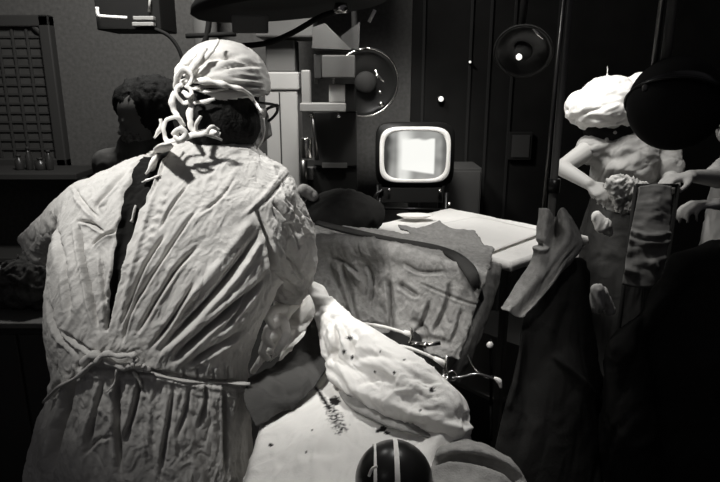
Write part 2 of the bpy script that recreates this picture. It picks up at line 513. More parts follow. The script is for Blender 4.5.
# x-ray / instrument tower
t = thing('imaging_tower', (at(330, 200, 3.1)[0], 3.25, 0), 'dark equipment tower with pale L-shaped bracket and grey boxes, left of the television', 'medical equipment')
slab('dark_panel', 314, 112, 357, 166, 3.10, 3.22, M_EQD, t)
a = at(303, 228, 3.12); b = at(357, 168, 3.12)
box_obj('cabinet', (a[0], 3.12, .04), (b[0], 3.45, at(320, 168, 3.12)[2]), M_BLKM, t)
slab('side_panel', 345, 84, 356, 112, 3.0, 3.12, M_BLKM, t)
slab('switch_box', 303, 168, 313, 180, 3.06, 3.12, M_EQM, t, .003)
slab('label_plate', 322, 163, 347, 168, 3.085, 3.10, M_EQM, t, .002, label='pale label plate')
slab('bracket_upright', 302, 70, 310, 110, 2.98, 3.04, M_EQL, t, label='pale grey upright arm')
slab('bracket_foot', 300, 103, 346, 112, 2.97, 3.08, M_EQL, t, label='pale grey horizontal arm')
slab('lower_box', 329, 84, 345, 102.7, 2.99, 3.09, M_EQL, t, label='pale grey box')
slab('middle_box', 322, 55, 355, 78, 2.95, 3.15, M_EQM, t)
slab('middle_box_side', 314, 54, 322, 79, 2.98, 3.16, M_EQD, t)
# hood: trapezoid prism
q = [(313, 27), (325, 23), (352, 50), (312, 48)]
V = [at(*p, 2.96) for p in q] + [at(*p, 2.96) + np.array([0, .2, 0]) for p in q]
link_mesh('hood', V, [(0, 3, 2, 1), (4, 5, 6, 7), (0, 1, 5, 4), (1, 2, 6, 5), (2, 3, 7, 6), (3, 0, 4, 7)], M_EQM, t, smooth=False)
q = [(341, 36), (360, 22), (359, 50), (344, 47)]
V = [at(*p, 3.0) for p in q] + [at(*p, 3.0) + np.array([0, .16, 0]) for p in q]
link_mesh('hood_wing', V, [(0, 3, 2, 1), (4, 5, 6, 7), (0, 1, 5, 4), (1, 2, 6, 5), (2, 3, 7, 6), (3, 0, 4, 7)], M_EQD, t, smooth=False)
tube_obj('slide_rod', [at(312, 113, 3.0), at(317, 160, 3.0)], .010, M_CHRD, t, sm=0)
tube_obj('thin_rail', [at(316, 56, 3.02), at(316, 84, 3.02)], .008, M_EQM, t, sm=0)
for p in ((311, 116), (338, 116)):
    v, f = g_sphere(at(*p, 2.99), .012); link_mesh('knob', v, f, M_CHR, t)
v, f = g_lathe([(.026, 0), (.028, .004), (.028, .095), (.026, .1)], at(307, 158, 3.0), 24); link_mesh('cylinder', v, f, M_CHR, t, label='small bright metal cylinder')
tube_obj('lower_rod', [at(304, 160, 3.05), at(304, 185, 3.05)], .018, M_CHRD, t, sm=0)

# big dark domed lamp disc beside the tower
def lamp(name, c, axis, R, label, rim=M_CHR, glints=()):
    t = thing(name, (c[0], c[1], c[2]), label, 'lamp')
    v, f = g_lathe([(R * .15, -R * .75), (R * .45, -R * .62), (R * .80, -R * .35), (R * .98, -.01), (R, .0), (R * .96, .004), (R * .88, -R * .08), (R * .4, -R * .15), (0.004, -R * .16)], c, 48, axis)
    link_mesh('reflector', v, f, M_BLK, t)
    B = basis(axis)
    pts = [np.array(c) + R * (math.cos(a) * B[1] + math.sin(a) * B[2]) for a in np.linspace(0, 2 * math.pi, 49)]
    v, f = g_tube(pts, R * .035, 8); link_mesh('rim', v, f, rim, t)
    v, f = g_sphere(np.array(c) + B[0] * (-R * .05), R * .34, 20, 12, (1, .5, 1)); link_mesh('bulb_cover', v, f, M_BLKM, t)
    for p, r in glints:
        v, f = g_sphere(p, r, 10, 6); link_mesh('glint_bead', v, f, M_CHR, t)  # chrome beads stand in for highlights inside the dark dish
    return t
LY = 3.42
c = at(366, 83, LY)
ax = np.array([.25, -.95, -.15])
t = lamp('examination_lamp', c, ax, 31 * mpp(LY), 'round dark dish lamp with bright rim hanging beside the grey boxes', M_CHR, [(at(381, 104, LY - .13), .016), (at(377, 76, LY - .13), .012), (at(380, 92, LY - .13), .011)])
tube_obj('support_arm', [c + np.array([-.02, .12, 0]), at(356, 60, LY + .12), at(354, 5, LY + .12), at(354, -60, LY + .12)], .016, M_BLKM, t)
tube_obj('curved_glint_strip', [at(375, 70, LY - .12), at(379, 77, LY - .13), at(384, 81, LY - .12)], .009, M_CHR, t)

# large ceiling lamp seen edge-on at the top
c = at(292, 6, 2.35)
t = thing('operating_lamp', (c[0], c[1], c[2]), 'large dark ceiling lamp cropped by the top edge above the surgeon\'s cap', 'lamp')
R = .36
v, f = g_lathe([(.05, .17), (.16, .15), (.30, .09), (R, .02), (R + .005, .0), (R - .01, -.012), (.2, .02), (.02, .03)], c, 56, (-0.10, 0, 1))
link_mesh('housing', v, f, M_BLKM, t)
tube_obj('ceiling_stem', [c + np.array([0, 0, .15]), c + np.array([0, 0, 1.2])], .03, M_BLKM, t, sm=0)
v, f = g_box((0, 0, 0), (.115, .02, .055), .006); v = v + at(232, 33, 2.02); link_mesh('grey_plate', v, f, M_EQM, t, smooth=False)
tube_obj('handle', [at(369, 22, 2.2), at(375, 10, 2.2)], .006, M_WHITE2, t, sm=0, label='bright slanted handle')
v, f = g_lathe([(.02, 0), (.024, .01), (.02, .03)], at(341, 13, 2.1), 20); link_mesh('chrome_cap', v, f, M_CHR, t)
# cables
o = tube_obj('cable', [at(215, 47, 2.5), at(262, 44, 2.5), at(290, 34, 2.5), at(318, 18, 2.5), at(338, 10, 2.5), at(344, 0, 2.6), at(350, -25, 2.85)], .011, M_BLKM)
props(o, 'thick black cable looping up over the pale column to the ceiling lamp', 'cable')
o = tube_obj('cable', [at(139, 24, 3.2), at(157, 30, 3.2), at(170, 37, 3.2), at(180, 52, 3.2), at(186, 75, 3.2)], .010, M_BLKM)
props(o, 'black cable drooping from the rack of pale rails towards the surgeon\'s cap', 'cable')
t = thing('pipe_joint', tuple(at(200, 35, 3.4)), 'black crossed tubes in front of the thick grey pipe', 'bracket')
tube_obj('crossbar', [at(186, 36, 3.4), at(236, 34, 3.4)], .013, M_BLKM, t, sm=0)
tube_obj('slanting_rod', [at(194, 58, 3.4), at(207, 35, 3.4), at(212, -20, 3.4)], .016, M_BLKM, t)
# ceiling rack with pale rails (upper left)
t = thing('ceiling_rack', tuple(at(125, 15, 3.2)), 'dark ceiling-hung rack with pale rails at the top left', 'rack')
slab('rack_box', 97, -10, 158, 30, 3.22, 3.5, M_BLKM, t)
tube_obj('rail', [at(97, 7, 3.18), at(98, 15, 3.18), at(103, 16.5, 3.18), at(127, 18, 3.18)], .009, M_WHITE2, t, label='pale bent rail')
slab('rail', 133, 16, 153, 20, 3.17, 3.21, M_EQL, t, .003)
slab('rail', 132, 22, 153, 26, 3.17, 3.21, M_EQL, t, .003)
tube_obj('drop_rod', [at(150, -5, 3.2), at(149, 12, 3.2)], .006, M_EQL, t, sm=0)

# television on a trolley
TY = 3.45
tc_ = at(415, 155, TY)
k = mpp(TY, 155)
t = thing('television_monitor', (tc_[0], TY, tc_[2] - .16), 'small rounded television with cream bezel and glowing screen on black stand', 'television')
def sup(cx, cz, hx, hz, p, y, n=64):
    out = []
    for i in range(n):
        a = 2 * math.pi * i / n; ca, sa = math.cos(a), math.sin(a)
        out.append([cx + hx * math.copysign(abs(ca) ** (2 / p), ca), y, cz + hz * math.copysign(abs(sa) ** (2 / p), sa)])
    return out
X, Z = tc_[0], tc_[2]
rings = [sup(X, Z, 39.5 * k, 32 * k, 6, TY + .0), sup(X, Z, 39.5 * k, 32 * k, 6, TY + .06), sup(X, Z, 37 * k, 29 * k, 5, TY + .16), sup(X, Z, 26 * k, 20 * k, 4, TY + .30), sup(X, Z, 14 * k, 12 * k, 4, TY + .34)]
v, f = g_rings(rings); link_mesh('casing', v, f, M_BLK, t)
rings = [sup(X, Z, 35.5 * k, 28 * k, 4.6, TY - .004), sup(X, Z, 35 * k, 27.5 * k, 4.6, TY - .020), sup(X, Z, 31.5 * k, 24.3 * k, 4.2, TY - .018), sup(X, Z, 30.5 * k, 23.3 * k, 4.2, TY - .004)]
n = 64; V = np.array([q for r in rings for q in r]); Fc = []
for j in range(3):
    for i in range(n):
        a = j * n + i; b = j * n + (i + 1) % n; Fc.append((a, b, b + n, a + n))
link_mesh('bezel', V, Fc, M_CREAM, t, label='cream rounded bezel')
# bulging picture tube; picture as a colour attribute of the glowing phosphor
NX, NZ = 90, 70
V = []; C = []
for j in range(NZ + 1):
    for i in range(NX + 1):
        u = 2 * i / NX - 1; w = 2 * j / NZ - 1
        # square to superellipse
        r = max(abs(u), abs(w)); l = (abs(u) ** 4.2 + abs(w) ** 4.2) ** (1 / 4.2) if r > 0 else 1
        s = r / l if r > 0 else 1
        uu, ww = u * s, w * s
        V.append([X + uu * 31.5 * k, TY - .004 - .018 * (1 - (uu * uu + ww * ww) / 2), Z + ww * 24.3 * k])
        pu = uu * 29.5 + 415; pv = 155 - ww * 22.5
        nz = float(perlin(np.array([[pu / 9, pv / 9, 3.3]]))[0])
        g = .30 + .12 * nz
        g += .55 * float(sstep(396, 402, pu)) * float(1 - sstep(405, 416, pu))       # bright left column of the picture
        g *= float(sstep(388, 395, pu + 1.5 * nz)) * .96 + .04                         # black band at the left
        blk = float(sstep(401, 404, pu) * (1 - sstep(432, 434, pu)) * sstep(138 + 3 * nz, 141 + 3 * nz, pv) * (1 - sstep(167 + .15 * (pu - 403), 169 + .15 * (pu - 403), pv)))
        g = g * (1 - blk) + 1.05 * blk
        top = float(1 - sstep(134, 140, pv)); g = g * (1 - .3 * top) + .12 * top
        g *= 1 - .55 * float(sstep(438, 442, pu))
        C.append(max(.02, g))
Fc = [(j * (NX + 1) + i, j * (NX + 1) + i + 1, (j + 1) * (NX + 1) + i + 1, (j + 1) * (NX + 1) + i) for j in range(NZ) for i in range(NX)]
MS = bpy.data.materials.new('glowing screen'); MS.use_nodes = True
nt = MS.node_tree; b = nt.nodes['Principled BSDF']; b.inputs['Base Color'].default_value = (.03, .03, .03, 1); b.inputs['Roughness'].default_value = .15
an = nt.nodes.new('ShaderNodeAttribute'); an.attribute_name = 'picture'
nt.links.new(an.outputs['Color'], b.inputs['Emission Color']); b.inputs['Emission Strength'].default_value = .9
o = link_mesh('screen', V, Fc, MS, t, label='glowing screen with a bright square picture')
at_ = o.data.color_attributes.new('picture', 'FLOAT_COLOR', 'POINT')
at_.data.foreach_set('color', np.array([[c, c, c * .95, 1] for c in C]).ravel())
# trolley / stand
t = thing('television_stand', (X, TY + .12, 0), 'black metal stand with bright knobs under the television', 'stand')
zt = Z - 32 * k - .006
box_obj('shelf', (X - .19, TY + .0, zt - .09), (X + .17, TY + .30, zt), M_BLKM, t)
for sx in (-.20, .19):
    for y in (TY + .01, TY + .28):
        tube_obj('leg', [(X + sx, y, zt - .03), (X + sx * 1.02, y, .02)], .013, M_BLK, t, sm=0)
tube_obj('side_handle', [at(383, 190, TY - .01), at(376, 195, TY - .02), at(375, 203, TY - .02), at(377, 209, TY - .01)], .011, M_BLK, t)
tube_obj('cross_rail', [at(378, 208, TY), at(452, 210, TY)], .009, M_BLK, t, sm=0)
for p, r in (((389, 190), .011), ((440, 191), .014), ((441, 211), .013)):
    v, f = g_sphere(at(*p, TY - .03), r, 12, 8); link_mesh('knob', v, f, M_CHR, t)
tube_obj('latch', [at(450, 202, TY - .03), at(448, 210, TY - .03)], .011, M_CHR, t, sm=0)

# low grey cabinet and framed notice at the back
a = at(447, 168, 3.9); b = at(482, 168, 3.9)
t = thing('storage_cabinet', ((a[0] + b[0]) / 2, 4.0, 0), 'plain grey cupboard right of the television near the wall', 'cabinet')
box_obj('body', (a[0], 3.9, .05), (b[0], 4.22, a[2]), mat('dim cabinet grey', .055, .8, var=.1), t)
box_obj('door', (a[0] + .01, 3.885, .08), (b[0] - .01, 3.9, a[2] - .02), mat('dim cabinet grey', .055, .8), t)
box_obj('plinth', (a[0] + .02, 3.92, 0), (b[0] - .02, 4.2, .05), M_BLKM, t)
a = at(508, 160, 4.2); b = at(533, 132, 4.2)
t = thing('wall_notice', (a[0], 4.21, a[2]), 'dim framed notice on the dark back wall near the pole', 'notice')
box_obj('frame', (a[0], 4.20, a[2]), (b[0], 4.222, b[2]), M_BLKM, t, .004)
box_obj('sheet', (a[0] + .02, 4.193, a[2] + .02), (b[0] - .02, 4.20, b[2] - .02), mat('dim paper', .04, .9), t, .0)
# small bright bulbs / indicator lamps in the dark
for (px, py, r, lab) in [(441, 99, .018, 'small bright indicator light on the dark wall above the television'),
                         (470, 62, .008, 'tiny faint indicator light high on the dark wall, between two larger glints')]:
    p = at(px, py, 4.19)
    t = thing('indicator_light', tuple(p), lab, 'light', 'indicator lights on the dark wall')
    v, f = g_lathe([(r * 1.3, 0), (r * 1.3, .03), (r, .04)], p + np.array([0, .04, 0]), 20, (0, -1, 0)); link_mesh('socket', v, f, M_BLKM, t)
    v, f = g_sphere(p, r, 14, 10); link_mesh('bulb', v, f, mat('lit bulb', .8, .5, emit=((1, .98, .92), .9)), t)
c = at(523, 52, 2.9)
t = lamp('surgical_lamp', c, np.array([-.25, -.8, -.5]), .13, 'round black lamp with faint rim in the dark right of centre, top', M_BLKM, ())
v, f = g_sphere(at(519, 57, 2.78), .014, 12, 8); link_mesh('bright_knob', v, f, mat('lit bulb', .8), t, label='bright knob')
tube_obj('rim_glint', [at(533, 29, 2.77), at(538, 34, 2.77), at(543, 39, 2.77)], [.002, .007, .002], M_CHR, t)
tube_obj('hanging_rod', [c + np.array([0, .06, .05]), c + np.array([.05, .1, 1.1])], .018, M_BLKM, t, sm=0)

# dark hump in front of tower
c = at(342, 222, 2.70)
V, Fc = remesh([g_sphere(at(342, 214, 2.70), .15, 24, 16, (1.35, .8, .75)), g_box((c[0] - .17, 2.57, .3), (c[0] + .12, 2.8, c[2] - .02), .03)], .012, 6)
N = normals(V, Fc); V = V + N * crumple(V, 10, .012, (0, 0, 1))[:, None]
V[:, 2] = np.maximum(V[:, 2], .3)
t = thing('covered_stool', (c[0], 2.69, 0), 'rounded stool under a black cloth between the grey drape and the tower', 'stool')
link_mesh('cloth_cover', V, Fc, M_DARKC, t)
for sx in (-.12, .12):
    for sy in (-.1, .1):
        tube_obj('leg', [(c[0] + sx, 2.69 + sy, .33), (c[0] + sx * 1.05, 2.69 + sy * 1.1, 0)], .012, M_CHRD, t, sm=0)
p = at(309, 195, 2.5)
V, Fc = remesh([g_caps(at(304, 190, 2.66), at(313, 196, 2.66), .030, .026)], .006, 3)
N = normals(V, Fc); V = V + N * crumple(V, 30, .004)[:, None]
t0 = link_mesh('folded_towel', V, Fc, M_WHITE); props(t0, 'small white crumpled cloth just right of the surgeon\'s shoulder', 'towel')

# ------------------------------------------------------------------ instrument table with white sheet
TZ = 1.0
A = np.array([.585, 2.23]); Dp = np.array([1.03, 2.63]); u = (Dp - A) / np.linalg.norm(Dp - A); vv = np.array([-u[1], u[0]])
WT, LT = np.linalg.norm(Dp - A), .80
t = thing('instrument_table', (*(A + u * WT / 2 + vv * LT / 2), 0), 'instrument table behind the grey drape, below its white sheet', 'table')
ang = math.atan2(u[1], u[0]); Rz = np.array([[math.cos(ang), -math.sin(ang), 0], [math.sin(ang), math.cos(ang), 0], [0, 0, 1]])
def tb(lo, hi, bev=.004):
    v, f = g_box(lo, hi, bev); return v @ Rz.T + np.array([A[0], A[1], 0]), f
v, f = tb((0.005, .005, TZ - .045), (WT - .005, LT - .005, TZ - .022)); link_mesh('table_top', v, f, M_CHR, t, smooth=False)
for x in (.03, WT - .06):
    for y in (.03, LT - .06):
        v, f = tb((x, y, 0), (x + .03, y + .03, TZ - .045)); link_mesh('leg', v, f, M_CHRD, t, smooth=False)
v, f = tb((.03, .03, .35), (WT - .03, LT - .03, .37)); link_mesh('lower_shelf', v, f, M_CHRD, t, smooth=False)
n1, n2 = 60, 80; V = []
for j in range(n2 + 1):
    for i in range(n1 + 1):
        x = -.012 + (WT + .024) * i / n1; y = -.012 + (LT + .024) * j / n2
        V.append([x, y, TZ])
V = np.array(V); V[:, 2] += crumple(V, 5, .004, (1, 0, 0), .4) 
edge = np.minimum(np.minimum(V[:, 0] + .012, WT + .012 - V[:, 0]), np.minimum(V[:, 1] + .012, LT + .012 - V[:, 1]))
V[:, 2] -= .035 * (edge < .001)
V = V @ Rz.T + np.array([A[0], A[1], 0])
Fc = [(j * (n1 + 1) + i, j * (n1 + 1) + i + 1, (j + 1) * (n1 + 1) + i + 1, (j + 1) * (n1 + 1) + i) for j in range(n2) for i in range(n1)]
o = link_mesh('table_sheet', V, Fc, M_WHITE); props(o, 'flat white sheet over the instrument table below the television', 'sheet')
md = o.modifiers.new('thick', 'SOLIDIFY'); md.thickness = .003
# second paper sheet lying skewed on it
V2 = []
q = [atz(425, 226, 1.012), atz(478, 217, 1.012), atz(545, 232, 1.012), atz(492, 252, 1.012)]
for j in range(21):
    for i in range(21):
        a_, b_ = i / 20, j / 20
        V2.append((q[0] * (1 - a_) + q[1] * a_) * (1 - b_) + (q[3] * (1 - a_) + q[2] * a_) * b_)
V2 = np.array(V2); V2[:, 2] += crumple(V2, 6, .003)
o = link_mesh('paper_sheet', V2, [(j * 21 + i, j * 21 + i + 1, (j + 1) * 21 + i + 1, (j + 1) * 21 + i) for j in range(20) for i in range(20)], M_WHITE2)
props(o, 'loose white paper lying skewed on the white instrument table', 'paper'); md = o.modifiers.new('thick', 'SOLIDIFY'); md.thickness = .002
# white tray below television
c = at(415, 214, 2.93)
v, f = g_lathe([(.02, 0), (.05, .004), (.078, .022), (.08, .024), (.074, .022), (.02, .008)], (0, 0, 0), 32)
v = v * np.array([1.15, .6, .8]) + np.array([c[0], 2.93, TZ + .012])
o = link_mesh('kidney_dish', v, f, M_CREAM); props(o, 'shallow white dish on the table under the television', 'dish')

# ================================================================== OPERATING TABLE AND DRAPES
t = thing('operating_table', (.03, 1.5, 0), 'operating table hidden under the white and grey drapes', 'operating table')
box_obj('table_pad', (-.19, .78, .865), (.19, 2.25, .925), M_BLKM, t, .02)
box_obj('table_frame', (-.19, .80, .83), (.19, 2.23, .864), M_CHRD, t)
box_obj('pedestal', (-.10, 1.35, .10), (.10, 1.7, .83), M_CHRD, t, .02)
box_obj('base_plate', (-.17, 1.15, 0), (.17, 1.95, .10), M_CHRD, t, .02)

# white sheet over the near end
NU, NV = 300, 300
V = np.zeros(((NU + 1) * (NV + 1), 3))
uu, ww = np.meshgrid(np.linspace(0, 1, NU + 1), np.linspace(0, 1, NV + 1))
uu = uu.ravel(); ww = ww.ravel()
yy = .74 + .95 * ww
xl = -.205; xr = .215
arc = -.30 + uu * (xr - xl + .60)          # cloth length across, 0 = left edge
top = np.clip(arc, 0, xr - xl)
x = xl + top * (1 - .42 * sstep(1.22, 1.55, yy)); z = np.full_like(x, .945)
ov = np.where(arc < 0, -arc, np.where(arc > xr - xl, arc - (xr - xl), 0))
sgn = np.where(arc < 0, -1, 1)
rr = .02
th = np.clip(ov / rr, 0, math.pi / 2)
x = x + sgn * rr * np.sin(th); z = z - rr * (1 - np.cos(th)) - np.maximum(ov - rr * math.pi / 2, 0)
hang = sstep(.02, .25, ov)
x = x + sgn * hang * (.022 * (np.sin(yy * 42) + .6 * np.sin(yy * 71 + 1)) + .03)
yo = np.clip((.80 - yy) / .06, 0, 1)
z = z - .0 * yo
V = np.stack([x, yy, z], 1)
UV = proj(V)
D = crumple(V, 7, .010, (.5, 1, 0), .35, 1) * (1 - .5 * hang)
D += folds(UV, [([(250, 418), (300, 424), (360, 422), (420, 425)], 2.0, -.0012),
                ([(265, 468), (300, 455), (345, 447)], 5, -.006), ([(330, 424), (365, 452)], 2, -.001),
                ([(345, 402), (380, 420), (430, 437), (470, 447)], 9, .016),
                ([(350, 398), (385, 414), (420, 426), (460, 440)], 5, -.016),
                ([(425, 470), (450, 458), (490, 462), (530, 478)], 9, -.016), ([(420, 455), (460, 446), (505, 455), (530, 475)], 8, .022),
                ([(440, 480), (460, 472), (500, 474)], 6, .012)])
V[:, 2] += np.where(hang < .5, D, 0); V[:, 0] += np.where(hang >= .5, sgn * D, 0)
Fc = [(j * (NU + 1) + i, j * (NU + 1) + i + 1, (j + 1) * (NU + 1) + i + 1, (j + 1) * (NU + 1) + i) for j in range(NV) for i in range(NU)]
ws = link_mesh('patient_sheet', V, Fc, M_WHITE); props(ws, 'stained white sheet covering the near end of the operating table', 'sheet')
UV = proj(V)
st = np.zeros(len(V))
nz = perlin(V * 160)
d, s, sd = polydist(UV, [(316, 388), (324, 400), (333, 414), (341, 428)])
w = np.interp(s, [0, .4, .8, 1], [2.2, 3.2, 6.5, 5]); st = np.maximum(st, np.clip(1.3 - d / w + nz * .9 * (.3 + s), 0, 1) * np.where(s > .55, .75 + nz, 1))
for (cx_, cy_, r_) in [(335, 401, 5), (383, 429, 3.5), (378, 431, 2.5), (387, 433, 2.5), (271, 445, 2), (352, 406, 1.5), (306, 452, 1), (420, 458, 1), (312, 430, 1.0)]:
    d = np.hypot(UV[:, 0] - cx_, (UV[:, 1] - cy_) * 1.2); st = np.maximum(st, np.clip((1.25 - d / r_ + nz * .5) * 3, 0, 1))
d, s, sd = polydist(UV, [(345, 399), (375, 415), (410, 428), (440, 434)])
st = np.maximum(st, .0 * d)
a_ = ws.data.attributes.new('stain', 'FLOAT', 'POINT'); a_.data.foreach_set('value', np.clip(st, 0, 1))

# grey strip tucked under the wrapped leg
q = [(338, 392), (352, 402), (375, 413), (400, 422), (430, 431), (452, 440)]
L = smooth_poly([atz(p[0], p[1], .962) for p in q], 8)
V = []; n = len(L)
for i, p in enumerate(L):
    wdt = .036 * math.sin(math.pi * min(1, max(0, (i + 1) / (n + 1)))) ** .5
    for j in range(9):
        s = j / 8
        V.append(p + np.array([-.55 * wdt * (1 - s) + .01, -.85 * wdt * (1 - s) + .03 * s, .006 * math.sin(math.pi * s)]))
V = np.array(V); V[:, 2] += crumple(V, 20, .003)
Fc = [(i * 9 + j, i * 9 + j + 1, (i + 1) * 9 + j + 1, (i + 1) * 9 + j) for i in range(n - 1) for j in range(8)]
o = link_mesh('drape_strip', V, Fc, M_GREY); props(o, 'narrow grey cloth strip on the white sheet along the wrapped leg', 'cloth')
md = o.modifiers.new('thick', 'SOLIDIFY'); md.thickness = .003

# wrapped leg on top
def W_(px, py, z): return atz(px, py, z)
gs = [g_chain([W_(330, 312, 1.09), W_(343, 335, 1.055), W_(365, 352, 1.03), W_(392, 372, 1.01), W_(418, 392, .995), W_(444, 412, .985), W_(462, 430, .968)],
              [.030, .052, .062, .066, .066, .055, .022], 20),
      g_chain([W_(336, 352, 1.0), W_(338, 372, .99), W_(356, 385, .985), W_(400, 408, .98), W_(452, 430, .972)], [.028, .030, .034, .034, .026], 14),
      g_chain([W_(312, 287, 1.14), W_(319, 291, 1.13), W_(324, 303, 1.11), W_(334, 316, 1.08)], [.016, .020, .022, .034], 14),
      g_chain([W_(320, 300, 1.11), W_(326, 325, 1.06), W_(329, 352, 1.01)], [.018, .024, .022], 14)]
V, Fc = remesh(gs, .0045, 8)
N = normals(V, Fc); UV = proj(V)
D = crumple(V, 15, .013, (.6, -.8, 0), .5, 3)
D += folds(UV, [([(332, 322), (336, 345), (334, 365)], 2.4, -.018), ([(343, 325), (350, 345), (352, 360)], 2.4, -.016), ([(338, 318), (346, 330)], 2.2, -.012),
                ([(352, 330), (358, 340), (350, 345)], 3, -.008), ([(345, 362), (372, 355), (400, 362)], 4, -.006), ([(356, 384), (380, 378), (395, 384)], 3, -.006),
                ([(335, 385), (360, 392), (400, 408), (450, 428)], 4, .006), ([(400, 372), (425, 380), (440, 395)], 4, -.005)])
fc = sstep(-.2, .3, facing(V, N))
V = V + N * (D * fc)[:, None]
V[:, 2] = np.maximum(V[:, 2], .953)
wl = thing('wrapped_leg', tuple(W_(395, 385, .955)), 'patient\'s leg wrapped in crumpled white cloth, lying across the white sheet', 'wrapped leg')
o = link_mesh('stockinette', V, Fc, M_WHITE, wl)
UV = proj(V); st = np.zeros(len(V)); nz = perlin(V * 150)
for (cx_, cy_, r_) in [(432, 390, 2.6), (394, 373, 1.4), (404, 360, 1.0), (375, 372, 1.2), (350, 338, 2.2), (344, 352, 2), (352, 357, 1.6), (380, 352, 1.), (420, 410, 1.2)]:
    d = np.hypot(UV[:, 0] - cx_, UV[:, 1] - cy_); st = np.maximum(st, np.clip((1.25 - d / r_ + nz * .5) * 3, 0, 1))
a_ = o.data.attributes.new('stain', 'FLOAT', 'POINT'); a_.data.foreach_set('value', np.clip(st, 0, 1))

def patch(name, grid_px, zfun, n, m, parent=None, disp=None, thick=.004, mode='z', **kw):
    """cloth patch through a small net of pixel points; bicubic-ish resample"""
    G = [[np.array(zfun(*p)) for p in row] for row in grid_px]
    rows = [smooth_poly(r, n) for r in G]
    cols = np.array([smooth_poly([rows[i][j] for i in range(len(rows))], n) for j in range(len(rows[0]))])
    a, b = cols.shape[:2]; V = cols.reshape(-1, 3)
    Fc = [(i * b + j, i * b + j + 1, (i + 1) * b + j + 1, (i + 1) * b + j) for i in range(a - 1) for j in range(b - 1)]
    N = normals(V, Fc)
    if (facing(V, N)).mean() < 0:
        Fc = [f[::-1] for f in Fc]; N = -N
    if disp is not None: V = V + N * disp(V, proj(V))[:, None]
    o = link_mesh(name, V, Fc, m, parent, **kw)
    md = o.modifiers.new('thick', 'SOLIDIFY'); md.thickness = thick; md.offset = -1
    return o, V, Fc

o, _, _ = patch('corner_drape', [[(444, 441, .962), (466, 438, .972), (490, 446, .968), (510, 458, .955)],
                           [(436, 452, .962), (462, 449, .980), (492, 455, .975), (520, 470, .950)],
                           [(432, 464, .956), (460, 464, .958), (494, 466, .955), (528, 484, .935)],
                           [(428, 486, .962), (462, 486, .962), (498, 488, .955), (538, 506, .92)]],
          lambda px, py, z: atz(px, py, z), 12, M_GREY, disp=lambda V, UV: crumple(V, 10, .008, (1, 0, 0), .3, 5) + folds(UV, [([(425, 464), (455, 459), (490, 466), (524, 484)], 4.5, -.030)]))
props(o, 'grey cloth fold spilling over the table corner right of the black dome', 'cloth')
# grey cloth on the white sheet beside the surgeon; top rows added as shade under the flap
o, _, _ = patch('corner_cloth', [[(248, 378, .960), (277, 364, .958), (300, 338, 1.0), (321, 304, 1.10)],
                           [(247, 382, .962), (276, 370, .960), (303, 352, .985), (326, 334, 1.02)],
                           [(245, 388, .968), (274, 378, .966), (300, 366, .975), (328, 362, .975)],
                           [(244, 398, .972), (271, 390, .975), (298, 383, .978), (318, 382, .968)],
                           [(248, 410, .97), (268, 405, .975), (290, 398, .972), (304, 398, .962)],
                           [(256, 424, .962), (266, 421, .962), (278, 414, .960), (290, 408, .956)]],
          lambda px, py, z: atz(px, py, z), 12, M_GREYD,
          disp=lambda V, UV: crumple(V, 14, .008, (1, -1, 0), .4, 5) + folds(UV, [([(262, 385), (280, 396), (300, 392)], 4, -.008), ([(258, 376), (275, 384), (292, 400)], 4, .008)]))
props(o, 'dark grey rumpled cloth on the white sheet right of the gown, its top darkening the flap hollow', 'cloth')
# white flap pulled up by the gloved hand
o, _, _ = patch('cloth_flap', [[(281, 312, 1.62), (292, 306, 1.62), (304, 299, 1.62), (316, 290, 1.62)],
                         [(279, 328, 1.58), (291, 322, 1.58), (306, 311, 1.58), (319, 298, 1.60)],
                         [(277, 342, 1.54), (288, 337, 1.55), (303, 324, 1.56), (321, 306, 1.60)],
                         [(270, 362, 1.50), (284, 350, 1.53), (300, 334, 1.55), (320, 312, 1.60)]],
          lambda px, py, Y: at(px, py, Y), 14, M_WHITE2,
          disp=lambda V, UV: crumple(V, 22, .006, (1, 0, 1), .35, 8) + folds(UV, [([(288, 314), (300, 325), (312, 318)], 3, -.008), ([(284, 325), (292, 340)], 4, .006)]))
props(o, 'pale cloth flap pulled taut between the gloved hand and the wrapped foot', 'cloth')

# ------------------------------------------------------------------ grey drape mound
zb = .62
def T(px, py, z): return atz(px, py, z)
topZ = 1.15
q_top = [T(300, 236, 1.17), T(396, 250, 1.16), T(478, 262, 1.14), T(494, 272, 1.12)]
fb = [at(300, 350, 1.66), at(400, 352, 1.68), at(440, 358, 1.70), at(470, 356, 1.76)]
def prism(topP, botP):
    V = list(topP) + list(botP); return np.array(V), [(0, 1, 2, 3), (7, 6, 5, 4), (0, 4, 5, 1), (1, 5, 6, 2), (2, 6, 7, 3), (3, 7, 4, 0)]
tl = T(296, 232, 1.15); tr = T(492, 270, 1.12); bl = T(320, 214, 1.12); br = T(497, 243, 1.08)
bl = np.array([-.28, 2.40, 1.13]); tl = np.array([-.24, 1.95, 1.16])
tr = T(489, 272, 1.12); br = T(496, 246, 1.09)
f0 = np.array([-.22, 1.72, .93]); f1 = at(460, 362, 1.66); f1b = np.array([f1[0] + .03, 2.2, f1[2] - .05]); f0b = np.array([-.26, 2.38, .93])
gs = [prism([tl, tr, br, bl], [f0, f1, f1b, f0b])]
gs.append(g_chain([tl + [.02, .03, -.02], (tl + tr) / 2 + [0, .02, .0], tr + [-.02, .02, -.015]], [.04, .035, .02]))
V, Fc = remesh(gs, .0065, 12, 1)
N = normals(V, Fc); UV = proj(V)
D = crumple(V, 30, .003, (.3, 0, 1), .5, 8) + crumple(V, 9, .011, (.4, 0, -1), .45, 2)
